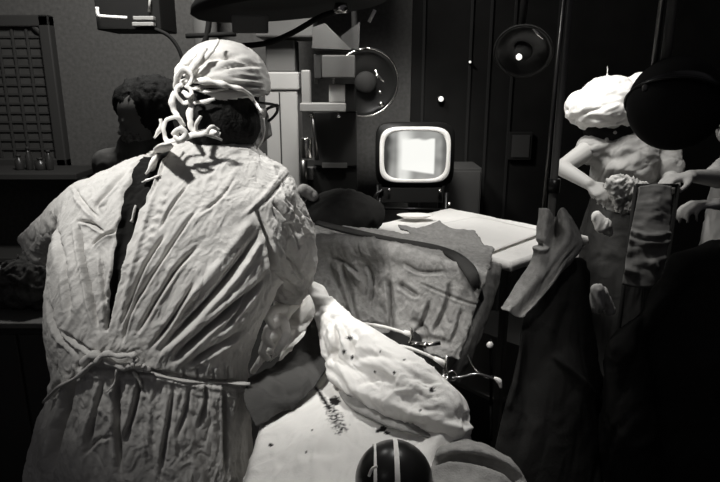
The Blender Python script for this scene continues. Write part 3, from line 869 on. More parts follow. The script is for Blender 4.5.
# px = 290 + x/3.21, py = 180 + y/3.21 (from the study crop)
D += folds(UV, [([(338, 252), (348, 285), (358, 325)], 4, -.012), ([(350, 262), (362, 290), (360, 300)], 5, .012), ([(326, 262), (340, 290), (352, 322)], 5, -.012),
                ([(388, 276), (391, 300), (392, 335)], 4, -.018), ([(394, 282), (398, 310), (405, 335)], 6, .012),
                ([(398, 283), (412, 293), (420, 296)], 4, -.014), ([(372, 290), (380, 280), (388, 274)], 3, .010),
                ([(450, 280), (446, 305), (432, 335)], 3.5, -.012), ([(456, 284), (452, 312), (440, 342)], 4, .008),
                ([(418, 282), (440, 292), (465, 302), (484, 307)], 2, -.006), ([(414, 280), (440, 289), (466, 299), (486, 304)], 1.6, .003),
                ([(463, 266), (474, 282), (483, 306)], 7, -.020), ([(470, 262), (484, 280), (492, 300)], 4, .010),
                ([(306, 240), (350, 243), (400, 250), (445, 258), (470, 270)], 5, .010), ([(315, 226), (360, 234), (410, 243), (452, 250)], 5, -.024, 'n'),
                ([(318, 220), (360, 227), (410, 236), (456, 246)], 5, .014),
                ([(345, 333), (370, 325), (390, 328)], 5, -.008), ([(410, 318), (424, 330), (430, 345)], 5, -.012), ([(400, 345), (425, 338), (455, 345)], 5, -.010),
 ([(330, 258), (345, 262), (360, 275)], 3, -.010), ([(365, 262), (372, 280), (370, 310)], 3, -.012), ([(402, 262), (420, 272), (446, 272)], 3, -.008), ([(430, 300), (424, 318), (414, 335)], 3, -.012), ([(462, 305), (458, 325), (450, 345)], 3, -.010), ([(340, 300), (352, 318), (366, 330)], 3, -.012)], True)
fc = sstep(-.25, .2, facing(V, N))
V = V + N * (D * fc)[:, None]
gm = link_mesh('screen_drape', V, Fc, M_GREY); props(gm, 'big creased grey drape mounded over the far part of the operating table', 'drape')
GT = bvh(V, Fc)
# dark roll of cloth along its crest
pts = [on(GT, px, py, .010, 2.0) for px, py in [(318, 224), (350, 232), (390, 241), (430, 248), (452, 256), (468, 268), (478, 284), (484, 304)]]
o = tube_obj('rolled_edge', pts, [.018, .020, .020, .020, .022, .024, .020, .008], M_DARKC, n=14, flat=.5)
V_ = o.data
props(o, 'dark rolled cloth band running along the crest of the grey drape', 'drape')
# hanging hem edge at right of mound
pts = [at(499, 266, 1.98), at(494, 290, 1.95), at(484, 320, 1.90), at(474, 345, 1.86), at(468, 358, 1.84), at(458, 380, 1.82)]
o, _, _ = patch('side_drape', [[(488, 262, 2.02), (494, 262, 2.03), (501, 264, 2.06)], [(480, 292, 1.93), (488, 293, 1.95), (496, 295, 2.0)],
                         [(470, 325, 1.86), (478, 326, 1.87), (484, 328, 1.93)], [(460, 352, 1.80), (467, 354, 1.82), (473, 356, 1.88)],
                         [(446, 378, 1.78), (453, 381, 1.80), (459, 385, 1.85)]], at, 12, M_GREY,
          disp=lambda V, UV: crumple(V, 16, .008, (.3, 0, 1), .3, 4))
props(o, 'narrow grey cloth edge hanging down the right side of the mounded drape', 'drape')
# little black-edged crumple on the far edge of the drape
o, _, _ = patch('crumpled_cloth', [[(398, 225, 2.42), (420, 226, 2.44), (438, 220, 2.46), (452, 226, 2.44), (472, 230, 2.42)],
                             [(402, 229, 2.34), (424, 232, 2.34), (440, 228, 2.36), (455, 230, 2.34), (478, 236, 2.32)],
                             [(412, 234, 2.26), (428, 238, 2.24), (444, 240, 2.24), (462, 244, 2.22), (488, 250, 2.20)]], at, 12, M_GREY,
          disp=lambda V, UV: crumple(V, 18, .014, (1, 0, 0), .4, 6) + folds(UV, [([(408, 226), (424, 226), (438, 221), (450, 226), (475, 231)], 2, -.02)]))
props(o, 'crumpled grey cloth at the back of the mounded drape against the white table', 'cloth')

# ------------------------------------------------------------------ instruments
t = thing('arthroscope', tuple(at(412, 338, 1.62)), 'upper pale curved tube with metal connector above the wrapped leg', 'surgical instrument')
tube_obj('tube', [at(346, 324, 1.60), at(365, 324, 1.60), at(385, 327, 1.60), at(408, 334, 1.60)], .0045, M_WHITE2, t, label='white flexible tube')
tube_obj('tip', [at(404, 332, 1.60), at(412, 335, 1.60)], [.007, .010], M_WHITE2, t, sm=0)
tube_obj('cross_lever', [at(411, 328, 1.59), at(412, 336, 1.59), at(409, 344, 1.59)], .004, M_CHR, t)
tube_obj('coupling', [at(408, 343, 1.60), at(424, 345, 1.60)], .008, M_CHR, t, sm=0)
v, f = g_sphere(at(425, 345, 1.59), .009, 12, 8); link_mesh('knob', v, f, M_CHR, t)
tube_obj('valve', [at(426, 345, 1.60), at(440, 343, 1.61)], .006, M_CHR, t, sm=0)
t = thing('trocar', tuple(at(445, 362, 1.5)), 'lower pale curved tube ending in metal trocar beside the wrapped leg', 'surgical instrument')
tube_obj('tube', [at(380, 347, 1.50), at(400, 346, 1.50), at(418, 351, 1.50), at(440, 361, 1.50)], .0045, M_WHITE2, t, label='white flexible tube')
tube_obj('tip', [at(434, 358, 1.50), at(445, 364, 1.50)], [.006, .011], M_WHITE2, t, sm=0)
tube_obj('cross_lever', [at(447, 356, 1.49), at(446, 372, 1.49)], .005, M_CHR, t, sm=0)
tube_obj('barrel', [at(446, 370, 1.50), at(441, 384, 1.48)], [.008, .006], M_CHR, t, sm=0)
tube_obj('barrel_sleeve', [at(404, 350, 1.51), at(412, 354, 1.51)], .009, M_BLK, t, sm=0)
v, f = g_sphere(at(447, 379, 1.48), .009, 12, 8); link_mesh('knob', v, f, M_CHR, t)
v, f = g_sphere(at(441, 385, 1.47), .007, 12, 8); link_mesh('knob', v, f, M_CHR, t)
t = thing('forceps', tuple(at(480, 376, 1.5)), 'thin metal forceps reaching right from the trocar over the dark gap', 'surgical instrument')
tube_obj('shaft', [at(452, 378, 1.49), at(462, 377, 1.49), at(478, 374, 1.49), at(495, 379, 1.49)], .0038, M_CHR, t)
tube_obj('jaw', [at(494, 378, 1.49), at(499, 381, 1.49), at(501, 388, 1.49)], [.004, .008, .003], M_WHITE2, t)
tube_obj('ring', [at(452 + 5 * math.cos(a), 376 + 5 * math.sin(a), 1.49) for a in np.linspace(0, 6.28, 14)], .002, M_CHR, t, sm=0)
tube_obj('cable', [at(468, 355, 1.62), at(474, 368, 1.52), at(486, 378, 1.5), at(492, 376, 1.5)], .002, M_CHRD, t)
t = thing('clamp_knob', tuple(at(490, 345, 1.7)), 'small bright round knob in the dark gap beside the grey drape', 'knob')
v, f = g_sphere(at(490, 345, 1.70), .011, 16, 10, (1, .7, 1)); link_mesh('knob', v, f, M_CREAM, t)
tube_obj('stem', [at(490, 345, 1.71), at(491, 349, 1.80), at(491, 440, 1.80)], .005, M_BLKM, t)
# lump of dark instruments under the connectors
gs = [g_chain([at(405, 352, 1.53), at(418, 360, 1.53), at(430, 372, 1.52), at(440, 388, 1.50)], [.016, .02, .022, .014])]
V, Fc = remesh(gs, .005, 3); N = normals(V, Fc); V = V + N * crumple(V, 40, .008)[:, None]
o = link_mesh('tubing_bundle', V, Fc, M_BLKM); props(o, 'black tangled tubing bundle between the two pale tubes and the leg', 'tubing')

# black dome at the bottom edge
c = at(394, 480, .92); R = 39 * mpp(.92, 470)
zs = .956
t = thing('dome_cap', (c[0], c[1], zs), 'shiny black dome with two pale modelled highlights at the bottom edge of the photo', 'dome')
prof = [(R * 1.0, zs - c[2]), (R * 1.0, -.01)] + [(R * math.cos(a), R * math.sin(a)) for a in np.linspace(0, math.pi / 2 - .03, 18)]
v, f = g_lathe(prof, c, 64); link_mesh('shell', v, f, mat('dome enamel', .012, .28, spec=.35), t)
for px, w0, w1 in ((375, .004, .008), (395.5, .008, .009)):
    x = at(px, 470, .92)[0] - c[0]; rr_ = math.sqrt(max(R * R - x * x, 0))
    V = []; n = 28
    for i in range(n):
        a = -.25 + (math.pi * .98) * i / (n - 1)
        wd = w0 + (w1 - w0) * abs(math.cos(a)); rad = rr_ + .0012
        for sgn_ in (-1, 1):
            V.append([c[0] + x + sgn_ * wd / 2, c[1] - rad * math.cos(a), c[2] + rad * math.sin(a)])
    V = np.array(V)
    link_mesh('highlight_strip', V, [(2 * i, 2 * i + 1, 2 * i + 3, 2 * i + 2) for i in range(n - 1)], M_WHITE2, t, label='pale strip standing in for a highlight')  # blurred highlights of the shell modelled as pale strips
tube_obj('small_hook', [at(369, 476, .86), at(372, 469, .86), at(377, 466, .86)], .0025, M_WHITE2, t)

# ================================================================== POLE AND HUNG DRAPE
px_ = .570; PY = 1.75
t = thing('drip_stand', (px_, PY, 0), 'tall thin metal pole rising from the hung grey drape to the top', 'stand')
tube_obj('pole', [(px_, PY, .04), (px_, PY, 1.10), (px_, PY, 2.6)], .011, M_EQM, t, n=20, sm=0)
tube_obj('side_rod', [(px_ - .024, PY - .002, 1.30), (px_ - .021, PY - .002, 1.60), (px_ - .012, PY, 1.95)], .005, M_CHRD, t, sm=0)
tube_obj('clamp_collar', [(px_, PY, 1.36), (px_, PY, 1.40)], .019, M_BLK, t, n=20, sm=0)
for k_ in range(5):
    a = k_ * 2 * math.pi / 5 + .3
    tube_obj('leg', [(px_, PY, .07), (px_ + .22 * math.cos(a), PY + .22 * math.sin(a), .03)], .012, M_CHRD, t, sm=0)
Yd = 1.70
def cc(px, py, Y=Yd): return at(px, py, Y)
k = mpp(1.7)
Yc_ = [1.735, 1.685, 1.745, 1.690, 1.745]
GR = [[(539, 208), (548, 209), (555, 217), (561, 208), (567, 210)], [(537, 225), (546, 231), (555, 236), (565, 221), (574, 222)],
      [(535, 243), (543, 249), (552, 252), (569, 242), (583, 242)], [(530, 262), (540, 266), (550, 269), (564, 264), (577, 256)],
      [(518, 280), (530, 286), (541, 289), (552, 285), (561, 274)], [(508, 297), (518, 301), (528, 304), (538, 302), (546, 293)],
      [(500, 308), (508, 311), (517, 317), (526, 314), (536, 307)]]
hd, _, _ = patch('hung_drape', [[(p[0], p[1], (Yc_ if r_ < 2 else [1.715, 1.685, 1.695, 1.69, 1.735])[c_] - .012 * r_) for c_, p in enumerate(row)] for r_, row in enumerate(GR)], at, 14, M_GREY,
          disp=lambda V, UV: crumple(V, 12, .006, (-.5, 0, -1), .3, 9) + folds(UV, [([(536, 243), (542, 245)], 2.5, -.02, 'n'), ([(564, 215), (568, 236), (552, 262), (530, 290)], 3.5, .008), ([(579, 244), (560, 268), (543, 292)], 1.5, -.005)]), thick=.005)
props(hd, 'folded grey drape hooked over the pole, tail hanging down left', 'drape')

# long dark drape below it
def wav(V, UV):
    return crumple(V, 5, .012, (.1, 0, 1), .2, 12) + folds(UV, [([(556, 358), (580, 380), (602, 406)], 3, .016, 'n'), ([(585, 290), (592, 340), (603, 400)], 6, .014),
                                                          ([(572, 300), (560, 335), (556, 360)], 6, -.012), ([(522, 330), (516, 370), (505, 420)], 4, .012), ([(532, 330), (528, 400), (520, 460)], 8, -.014)])
o, _, _ = patch('dark_drape', [[(528, 300, 1.72), (548, 282, 1.72), (566, 262, 1.74), (582, 258, 1.78), (589, 272, 1.84)],
                         [(521, 330, 1.66), (545, 328, 1.66), (566, 326, 1.66), (582, 326, 1.68), (592, 330, 1.76)],
                         [(512, 375, 1.60), (540, 376, 1.60), (565, 376, 1.58), (586, 378, 1.60), (600, 382, 1.68)],
                         [(500, 425, 1.55), (530, 430, 1.53), (562, 432, 1.52), (592, 436, 1.54), (612, 440, 1.60)],
                         [(484, 500, 1.50), (524, 502, 1.48), (560, 505, 1.47), (592, 508, 1.48), (622, 512, 1.52)]], at, 22, mat('dark drape cotton', .020, .95, spec=.1, bump=.3, bscale=200, var=.25, vscale=7), disp=wav, thick=.005)
props(o, 'long nearly black drape hanging below the hooked grey drape', 'drape')

# right pole and hanging black lamp
c = at(676, 104, 1.62)
t = lamp('dish_lamp', c, np.array([-.25, -.5, -.85]), 47 * mpp(1.62, 104), 'large black round lamp head hanging in front of the nurse at the right', M_BLK, ())
R = 47 * mpp(1.62, 104)
v, f = g_sphere(c + np.array([0, .0, 0]), R, 40, 24, (1, .8, .98)); link_mesh('dome', v, f, M_BLKM, t)
v, f = g_sphere(at(645, 88, 1.52), .009, 10, 6, (1, .5, 1)); link_mesh('dome_glint', v, f, M_CHRD, t)  # small highlight on the glossy dome, shaped as a steel bead
x = at(662, 40, 1.64)[0]
tube_obj('stem', [(x - .012, 1.64, c[2] + .05), (x - .012, 1.64, 2.6)], .008, M_CHRD, t, sm=0)
tube_obj('stem', [(x + .016, 1.64, c[2] + .05), (x + .016, 1.64, 2.6)], .013, M_EQM, t, sm=0)

# dark covered cart, right foreground
a = at(600, 300, 1.5)
V0 = [at(662, 262, 1.60), at(735, 240, 1.55), at(770, 240, 1.9), at(705, 240, 1.95)]
bot = [np.array([.68, 1.36, .10]), np.array([1.12, 1.30, .10]), np.array([1.2, 1.75, .10]), np.array([.78, 1.85, .10])]
mid = [at(600, 318, 1.45), at(735, 330, 1.38)]
V, Fc = remesh([prism(V0, bot), g_chain([at(622, 350, 1.52), at(650, 312, 1.58), at(682, 268, 1.60), at(720, 256, 1.62)], [.05, .04, .05, .05]), g_chain([at(628, 350, 1.54), at(628, 420, 1.50), at(634, 520, 1.50)], [.06, .07, .09])], .012, 14)
N = normals(V, Fc)
D = crumple(V, 6, .03, (.6, 0, 1), .3, 15)
V = V + N * (D * .6)[:, None]; V[:, 2] = np.maximum(V[:, 2], .09)
t = thing('covered_cart', (.93, 1.55, 0), 'bulky cart under a black cloth filling the lower right corner', 'cart')
link_mesh('cloth_cover', V, Fc, mat('black cart cloth', .016, .95, spec=.08, var=.3, vscale=5, bump=.2, bscale=200), t)
for x_, y_ in ((.72, 1.42), (1.08, 1.38), (1.12, 1.68), (.84, 1.76)):
    v, f = g_lathe([(.03, -.012), (.045, -.010), (.045, .010), (.03, .012)], (x_, y_, .046), 20, (1, 0, 0)); link_mesh('wheel', v, f, M_BLK, t)

# ================================================================== PEOPLE
# ---- surgeon
SG = thing('person', (-.50, 1.38, 0), 'surgeon from behind in grey tied gown and pale cap, leaning over the table', 'person')
R0 = [(470, 30, 252, 1.38, .17, 1), (430, 37, 250, 1.38, .155, 1), (388, 52, 250, 1.375, .140, 1), (371, 56, 247, 1.37, .130, 1), (350, 53, 252, 1.38, .138, 1), (320, 49, 264, 1.39, .15, 1),
      (285, 50, 280, 1.41, .16, 1), (250, 54, 293, 1.43, .165, 1), (215, 62, 300, 1.455, .160, 1), (192, 74, 298, 1.465, .148, 1), (176, 92, 288, 1.47, .130, 1),
      (163, 118, 275, 1.475, .110, 1), (152, 148, 260, 1.48, .092, 1), (143, 170, 250, 1.485, .075, 1), (136, 182, 244, 1.49, .062, 1)]
rings = []
z_ = at(140, 470, 1.38)[2]
l0 = at(30, 470, 1.38)[0]; r0_ = at(252, 470, 1.38)[0]
for zz, gr in ((.34, .05), (.55, .03)):
    rings.append(ellring(((l0 + r0_) / 2 - .01, 1.40, zz), (r0_ - l0) / 2 + gr, .17 + gr))
for py, l, r, Y, ry, _ in R0:
    a = at(l, py, Y); b = at(r, py, Y)
    rings.append(ellring(((a[0] + b[0]) / 2, Y, a[2]), (b[0] - a[0]) / 2, ry))
torso = g_rings(rings)
LS = [at(94, 208, 1.47), at(64, 226, 1.55), at(38, 244, 1.62)]
LF = [at(42, 250, 1.62), np.array([-.68, 1.80, 1.16]), np.array([-.52, 1.90, 1.10])]
RS = [at(264, 200, 1.46), at(281, 232, 1.48), at(290, 262, 1.51), at(290, 284, 1.54)]
gs = [torso, g_chain(LS, [.078, .062, .040], 24), g_chain(LF, [.045, .055, .042], 20), g_chain([at(70, 216, 1.52), at(24, 240, 1.62)], [.055, .020], 20),
      g_chain(RS, [.085, .085, .075, .058], 24), g_chain([at(290, 282, 1.54), at(288, 294, 1.60)], [.056, .045], 20)]
V, Fc = remesh(gs, .0056, 10, 1)
N = normals(V, Fc); UV = proj(V)
bz_ = V[:, 2]
fc = facing(V, N)
waist = at(150, 371, 1.25)[2]
up = sstep(waist - .02, waist + .06, V[:, 2])
D = up * crumple(V, 11, .0065, (.62, 0, .78), .30, 1) + (1 - up) * crumple(V, 13, .0085, (.08, 0, 1), .3, 2)
sl = sstep(262, 285, UV[:, 0]) * up
D += sl * crumple(V, 17, .008, (.5, .2, -.8), .5, 3)
D += up * crumple(V, 30, .0038, (.5, 0, .8), .45, 5) + (1 - up) * crumple(V, 28, .0055, (0, 0, 1), .45, 6)
FL = [  # diagonal drags from the waist tie up to the right shoulder
    ([(160, 350), (190, 320), (222, 286), (243, 258), (262, 228)], 5.5, -.026), ([(152, 338), (182, 305), (212, 272), (240, 236), (262, 205)], 5, .014),
    ([(172, 362), (200, 336), (228, 312), (254, 290)], 4.5, -.022), ([(168, 352), (205, 322), (240, 290), (258, 262)], 4.5, .012),
    ([(136, 335), (156, 300), (178, 266), (200, 244)], 3.5, -.014), ([(120, 328), (132, 295), (146, 262), (166, 232)], 3, -.012),
    ([(128, 315), (156, 268), (184, 226), (200, 206)], 3, -.009), ([(148, 350), (170, 322), (195, 282)], 3.5, -.014), ([(186, 366), (214, 350), (246, 330)], 4, -.014),
    ([(176, 368), (206, 344), (240, 322), (258, 306)], 3.5, .010), ([(122, 345), (128, 320), (140, 290)], 2.5, -.010),
    ([(206, 300), (228, 270), (250, 240)], 2.8, -.008), ([(224, 330), (244, 305), (262, 280)], 3, -.011), ([(200, 214), (222, 196), (236, 176)], 2.5, -.004),
    ([(168, 150), (160, 172), (150, 198)], 2, -.006), ([(190, 182), (172, 205), (158, 232)], 2, -.006),
    # left half
    ([(77, 222), (80, 245), (84, 268), (92, 305), (98, 330)], 3.2, -.020), ([(72, 185), (84, 204), (98, 218)], 2.5, -.008), ([(69, 182), (80, 205), (98, 224)], 2.5, .005),
    ([(78, 221), (90, 223), (103, 232)], 2.4, -.014), ([(91, 246), (102, 236), (115, 231)], 2.4, -.014), ([(100, 214), (96, 205), (108, 190), (130, 165)], 3, -.006),
    ([(60, 240), (64, 275), (70, 320)], 4, -.010), ([(66, 230), (70, 270), (78, 315)], 3.5, .008), ([(52, 215), (58, 245), (58, 275)], 4, -.009),
    ([(100, 250), (104, 290), (108, 335)], 3, -.008), ([(60, 330), (80, 345), (104, 356)], 3, -.010), ([(48, 300), (56, 330), (78, 356)], 3, -.009),
    # right sleeve seam
    ([(287, 167), (272, 186), (256, 204), (238, 220)], 2.4, .009), ([(291, 172), (276, 190), (262, 206)], 2.4, -.007), ([(256, 208), (266, 232), (272, 260), (276, 290)], 4, -.018),
    ([(263, 215), (274, 240), (282, 270), (286, 298)], 3.5, .010), ([(272, 200), (290, 222), (300, 250)], 3, -.010), ([(284, 190), (300, 215), (310, 250)], 3, -.008),
    ([(290, 210), (296, 240), (304, 275)], 3, .008), ([(282, 240), (292, 262), (308, 285)], 3, -.009), ([(276, 270), (290, 286), (304, 296)], 3, -.009),
    # waist gathers and skirt
    ([(80, 366), (110, 372), (150, 372), (200, 382), (248, 384)], 4.5, -.012, 'n'), ([(160, 392), (200, 396), (248, 398)], 2, .003),
    ([(76, 372), (66, 405), (55, 440), (50, 475)], 6, -.022), ([(117, 378), (117, 413), (120, 475)], 4, -.020), ([(141, 376), (134, 410), (124, 445)], 3.5, -.016),
    ([(174, 386), (168, 425), (160, 475)], 3.5, -.012), ([(104, 378), (96, 410), (86, 450)], 3.5, -.012), ([(90, 376), (84, 420), (70, 470)], 4, .010),
    ([(110, 378), (106, 420), (104, 475)], 4, .010), ([(129, 378), (126, 400), (122, 440)], 3, .010), ([(152, 378), (150, 410), (144, 460)], 4, .009),
    ([(190, 386), (186, 410), (176, 440)], 3.5, -.008), ([(206, 384), (206, 405), (198, 430)], 3.5, -.010), ([(224, 384), (226, 420), (226, 475)], 3.5, -.016),
    ([(235, 380), (236, 400), (232, 420)], 3.5, .010), ([(60, 380), (48, 400), (40, 430)], 4, -.012), ([(214, 384), (216, 410), (214, 450)], 4, .008),
    ([(182, 366), (184, 376), (182, 384)], 2, -.006), ([(196, 368), (198, 378), (196, 386)], 2, -.006), ([(212, 370), (214, 378), (212, 388)], 2, -.006), ([(228, 366), (229, 378), (230, 388)], 2, -.008),
    ([(100, 440), (112, 425), (122, 415)], 3, .006), ([(84, 455), (98, 440), (112, 436)], 3, -.007),
    # opening ridges
    ([(158, 178), (150, 205), (140, 240), (128, 285), (118, 330)], 2.6, .012), ([(133, 178), (121, 215), (113, 262), (102, 318)], 2.6, .010)]
D += folds(UV, FL, True)
OPEN = [(166, 134), (158, 146), (146, 168), (134, 196), (124, 228), (118, 262), (112, 295), (106, 330)]
d, s, sd = polydist(UV, smooth_poly(OPEN, 4))
w = np.interp(s, [0, .1, .25, .5, .7, 1], [7, 10, 12.5, 7.5, 4.5, 1.5]) * (1 + .45 * perlin(V * 38))
opn = (1 - sstep(w * .8, w * 1.15, d)) * (fc > 0) * (V[:, 1] < 1.5)
D -= .018 * (1 - sstep(w * .5, w * 1.3, d))
# ruffled edge right of the opening
d2, s2, sd2 = polydist(UV, smooth_poly([(172, 170), (166, 190), (158, 215), (150, 238), (142, 258)], 4))
D += .006 * np.exp(-(d2 / 3) ** 2) * (.4 + .6 * np.sin(s2 * 60)) * np.sin(np.pi * np.clip(s2, 0, 1))
V = V + N * (D * sstep(-.35, .15, fc))[:, None]
Fa = np.array([f if len(f) == 4 else (*f, f[-1]) for f in Fc])
om = opn[Fa].mean(1) > .5
gown_F = [Fc[i] for i in np.where(~om)[0]]; open_F = [Fc[i] for i in np.where(om)[0]]
def sub(V, FF):
    idx = sorted({i for f in FF for i in f}); mp = {a: i for i, a in enumerate(idx)}
    return V[idx], [tuple(mp[i] for i in f) for f in FF]
gs_ = {}
for f_ in gown_F:
    for a_, b_ in zip(f_, f_[1:] + f_[:1]): gs_.setdefault((min(a_, b_), max(a_, b_)), 0)
be = []
for f_ in open_F:
    for a_, b_ in zip(f_, f_[1:] + f_[:1]):
        if (min(a_, b_), max(a_, b_)) in gs_: be.append((a_, b_))
be = np.array(be)
for _ in range(14):
    acc = np.zeros_like(V); cnt = np.zeros(len(V))
    np.add.at(acc, be[:, 0], V[be[:, 1]]); np.add.at(acc, be[:, 1], V[be[:, 0]]); np.add.at(cnt, be[:, 0], 1); np.add.at(cnt, be[:, 1], 1)
    m_ = cnt >= 2; V[m_] = .4 * V[m_] + .6 * acc[m_] / cnt[m_][:, None]
v, f = sub(V, gown_F); GO = link_mesh('gown', v, f, M_GOWN, SG)
v, f = sub(V, open_F); link_mesh('undershirt', v, f, mat('dark scrub cotton', .012, .95, spec=.08, bump=.3), SG, label='dark shirt showing through the open gown back')
GV = bvh(V, Fc)
def gp(px, py, off=.004): return on(GV, px, py, off, 1.3)
def tape(name, pts, r, m=M_GOWN, parent=GO, flat=.45, off=.004, tree=GV, Y=1.3, n=8, sm=5, **kw):
    P = smooth_poly([on(tree, p[0], p[1], off, Y) for p in pts], sm)
    rr = np.interp(np.linspace(0, 1, len(P)), np.linspace(0, 1, len(r)), r) if not np.isscalar(r) else np.full(len(P), r)
    rr = rr * (1 + .25 * np.sin(np.arange(len(P)) * 1.3))
    v, f = g_tube(P, rr, n, flat); return link_mesh(name, v, f, m, parent, **kw)
# collar flap inside opening
tape('inner_flap', [(166, 144), (162, 156), (155, 167), (147, 176)], [.012, .030, .026, .006], M_WHITE2, off=.014, flat=.3)
tape('inner_flap', [(158, 176), (150, 182), (143, 184)], [.006, .012, .004], M_WHITE2, off=.012, flat=.3)
tape('inner_flap', [(137, 206), (133, 222), (136, 212)], [.004, .007, .003], M_GOWN, off=.01)
# waist tie
tape('waist_tie', [(250, 384), (220, 383), (190, 382), (160, 376), (148, 370)], .006, off=.003, flat=.5)
tape('waist_tie', [(44, 402), (60, 388), (80, 374), (96, 362), (112, 362)], [.006, .009, .011, .009], off=.010)
tape('tie_knot', [(84, 366), (94, 356), (108, 359), (122, 364), (136, 369), (150, 369)], [.010, .013, .009, .010, .011, .008], off=.014, flat=.8)
tape('tie_knot', [(96, 358), (108, 351), (122, 352), (132, 350), (140, 356), (133, 362)], [.007, .009, .007, .009, .008, .006], off=.024, flat=.8)
tape('tie_loop', [(128, 362), (138, 372), (148, 374), (146, 364)], [.007, .008, .008, .006], off=.022, flat=.8)
tape('tie_end', [(118, 366), (114, 380), (108, 392)], [.007, .006, .004], off=.012)
tape('tie_end', [(132, 368), (138, 382), (140, 392)], [.007, .006, .004], off=.012)

# body under the gown
hc = at(223, 98, 1.525)
fwd = np.array([.34, .88, -.35]); upv = np.array([0.10, .25, .95])
hg, HP = g_head(hc, fwd, upv, 1.06)
neck = at(214, 140, 1.50)
chest = at(190, 235, 1.45); pelv = at(150, 420, 1.40)
gs = hg + [g_chain([hc + np.array([-.01, -.01, -.06]), neck, neck + np.array([-.01, -.01, -.05])], [.058, .056, .065], 18),
      g_chain([neck + np.array([0, 0, -.08]), chest, at(160, 340, 1.40), pelv], [.07, .125, .115, .12], 20),
      g_chain([at(100, 205, 1.48), at(262, 198, 1.48)], [.06, .06], 16),
      g_chain([at(98, 208, 1.48), at(46, 243, 1.61), np.array([-.66, 1.80, 1.16]), np.array([-.50, 1.93, 1.08])], [.05, .042, .036, .026], 16),
      g_chain([at(264, 205, 1.48), at(286, 270, 1.52), at(289, 300, 1.62)], [.05, .042, .028], 16)]
fz = pelv[2]
for e in (-1, 1):
    gs.append(g_chain([(pelv[0] + .09 * e, 1.40, fz - .02), (pelv[0] + .10 * e, 1.39, .50), (pelv[0] + .11 * e, 1.41, .09)], [.09, .058, .040], 16))
    gs.append(g_chain([(pelv[0] + .11 * e, 1.41, .045), (pelv[0] + .13 * e, 1.56, .035)], [.040, .032], 12))
gs += g_hand(np.array([-.50, 1.93, 1.08]), (.8, .5, -.3), (0, .3, -1), -1)
V, Fc = remesh(gs, .007, 5)
V[:, 2] = np.maximum(V[:, 2], .001)
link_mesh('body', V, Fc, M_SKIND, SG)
# dark hair under the cap
Rh = np.stack([np.cross(fwd / np.linalg.norm(fwd), upv), fwd / np.linalg.norm(fwd), upv], 1)
V, Fc = remesh([g_sphere(HP(0, -.026, .000), .106, 30, 20, (.95, .98, 1.0)), g_sphere(HP(0, -.026, -.055), .098, 24, 16, (.98, .95, .95)), g_sphere(HP(.03, -.005, -.06), .076, 24, 16)], .005, 5)
N = normals(V, Fc); V = V + N * crumple(V, 40, .003)[:, None]
link_mesh('hair', V, Fc, M_HAIR, SG)
# cap
cc_ = at(224, 82, 1.52); kk = mpp(1.52, 90)
V, Fc = g_sphere(cc_, 1, 120, 80, (45.5 * kk, .125, 40 * kk))
Rr = Matrix.Rotation(math.radians(4), 3, 'Y'); V = (V - cc_) @ np.array(Rr).T + cc_
UV = proj(V)
N = normals(V, Fc)
cut = cc_[2] - .038 + (V[:, 0] - cc_[0]) * .08
low = V[:, 2] < cut
D = crumple(V, 20, .004, (1, 0, .2), .35, 4) + folds(UV, [([(215, 60), (235, 58), (258, 66)], 3, -.006), ([(210, 86), (236, 84), (264, 88)], 3, -.006), ([(192, 72), (206, 60), (225, 56), (245, 55)], 3.5, -.006), ([(186, 84), (215, 84), (240, 92)], 2.5, -.010), ([(184, 76), (195, 58), (215, 48)], 3, -.008),
    ([(190, 82), (215, 76), (240, 82), (258, 92)], 3, .008), ([(200, 88), (230, 90), (262, 92)], 3, -.007), ([(200, 97), (230, 98), (262, 94)], 2, .005), ([(215, 72), (235, 66), (262, 66)], 2.5, -.006), ([(225, 78), (245, 78), (264, 80)], 2.5, -.005)], True)
V = V + N * (D * sstep(-.2, .2, facing(V, N)))[:, None]
keep = [q for q in Fc if not all(low[i] for i in q)]
v, f = sub(V, keep)
cap = link_mesh('surgical_cap', v, f, M_CAPM, SG)
md = cap.modifiers.new('thick', 'SOLIDIFY'); md.thickness = .004; md.offset = -1
CT = bvh(V, Fc)
HT = CT
def ct(name, pts, r, off=.004, Y=1.40, flat=.5, m=M_WHITE2, **kw): return tape(name, pts, r, m, cap, flat, off, CT, Y, 8, 6, **kw)
# gathered knot of the cap at the back left
def knot(pts, r, name='cap_tie', Y=None, **kw):
    P = smooth_poly([at(p[0], p[1], p[2]) for p in pts], 6)
    rr = np.interp(np.linspace(0, 1, len(P)), np.linspace(0, 1, len(r)), r); rr = 1.08 * rr * (1 + .30 * perlin(P * 70))
    P = P + .0035 * np.stack([perlin(P * 55 + 3), perlin(P * 55 + 19), perlin(P * 55 + 31)], 1)
    v, f = g_tube(P, rr, 8, .42, up=(.3, -.9, .3)); return link_mesh(name, v, f, M_WHITE2, cap, **kw)
ct('mask_strap', [(183, 82), (205, 80), (226, 84), (244, 92), (254, 102), (262, 112)], [.010, .016, .014, .010, .008, .006], .006)
ct('mask_strap', [(186, 86), (206, 92), (228, 90)], [.006, .007, .003], .007)
knot([(190, 72, 1.39), (203, 60, 1.39), (212, 52, 1.40), (218, 40, 1.42)], [.008, .006, .004, .0025])
knot([(186, 78, 1.39), (197, 62, 1.38), (206, 48, 1.40)], [.006, .007, .004])
knot([(178, 92, 1.39), (176, 80, 1.38), (184, 70, 1.38), (192, 76, 1.37), (188, 86, 1.38)], [.006, .007, .009, .007, .006])
knot([(182, 84, 1.37), (176, 92, 1.36), (182, 102, 1.36), (190, 100, 1.36), (191, 90, 1.37), (185, 86, 1.37)], [.005, .004, .004, .005, .004, .004], 'tie_loop')
knot([(176, 92, 1.38), (172, 100, 1.37), (175, 112, 1.37), (180, 120, 1.36), (184, 126, 1.35)], [.005, .007, .006, .005, .004])
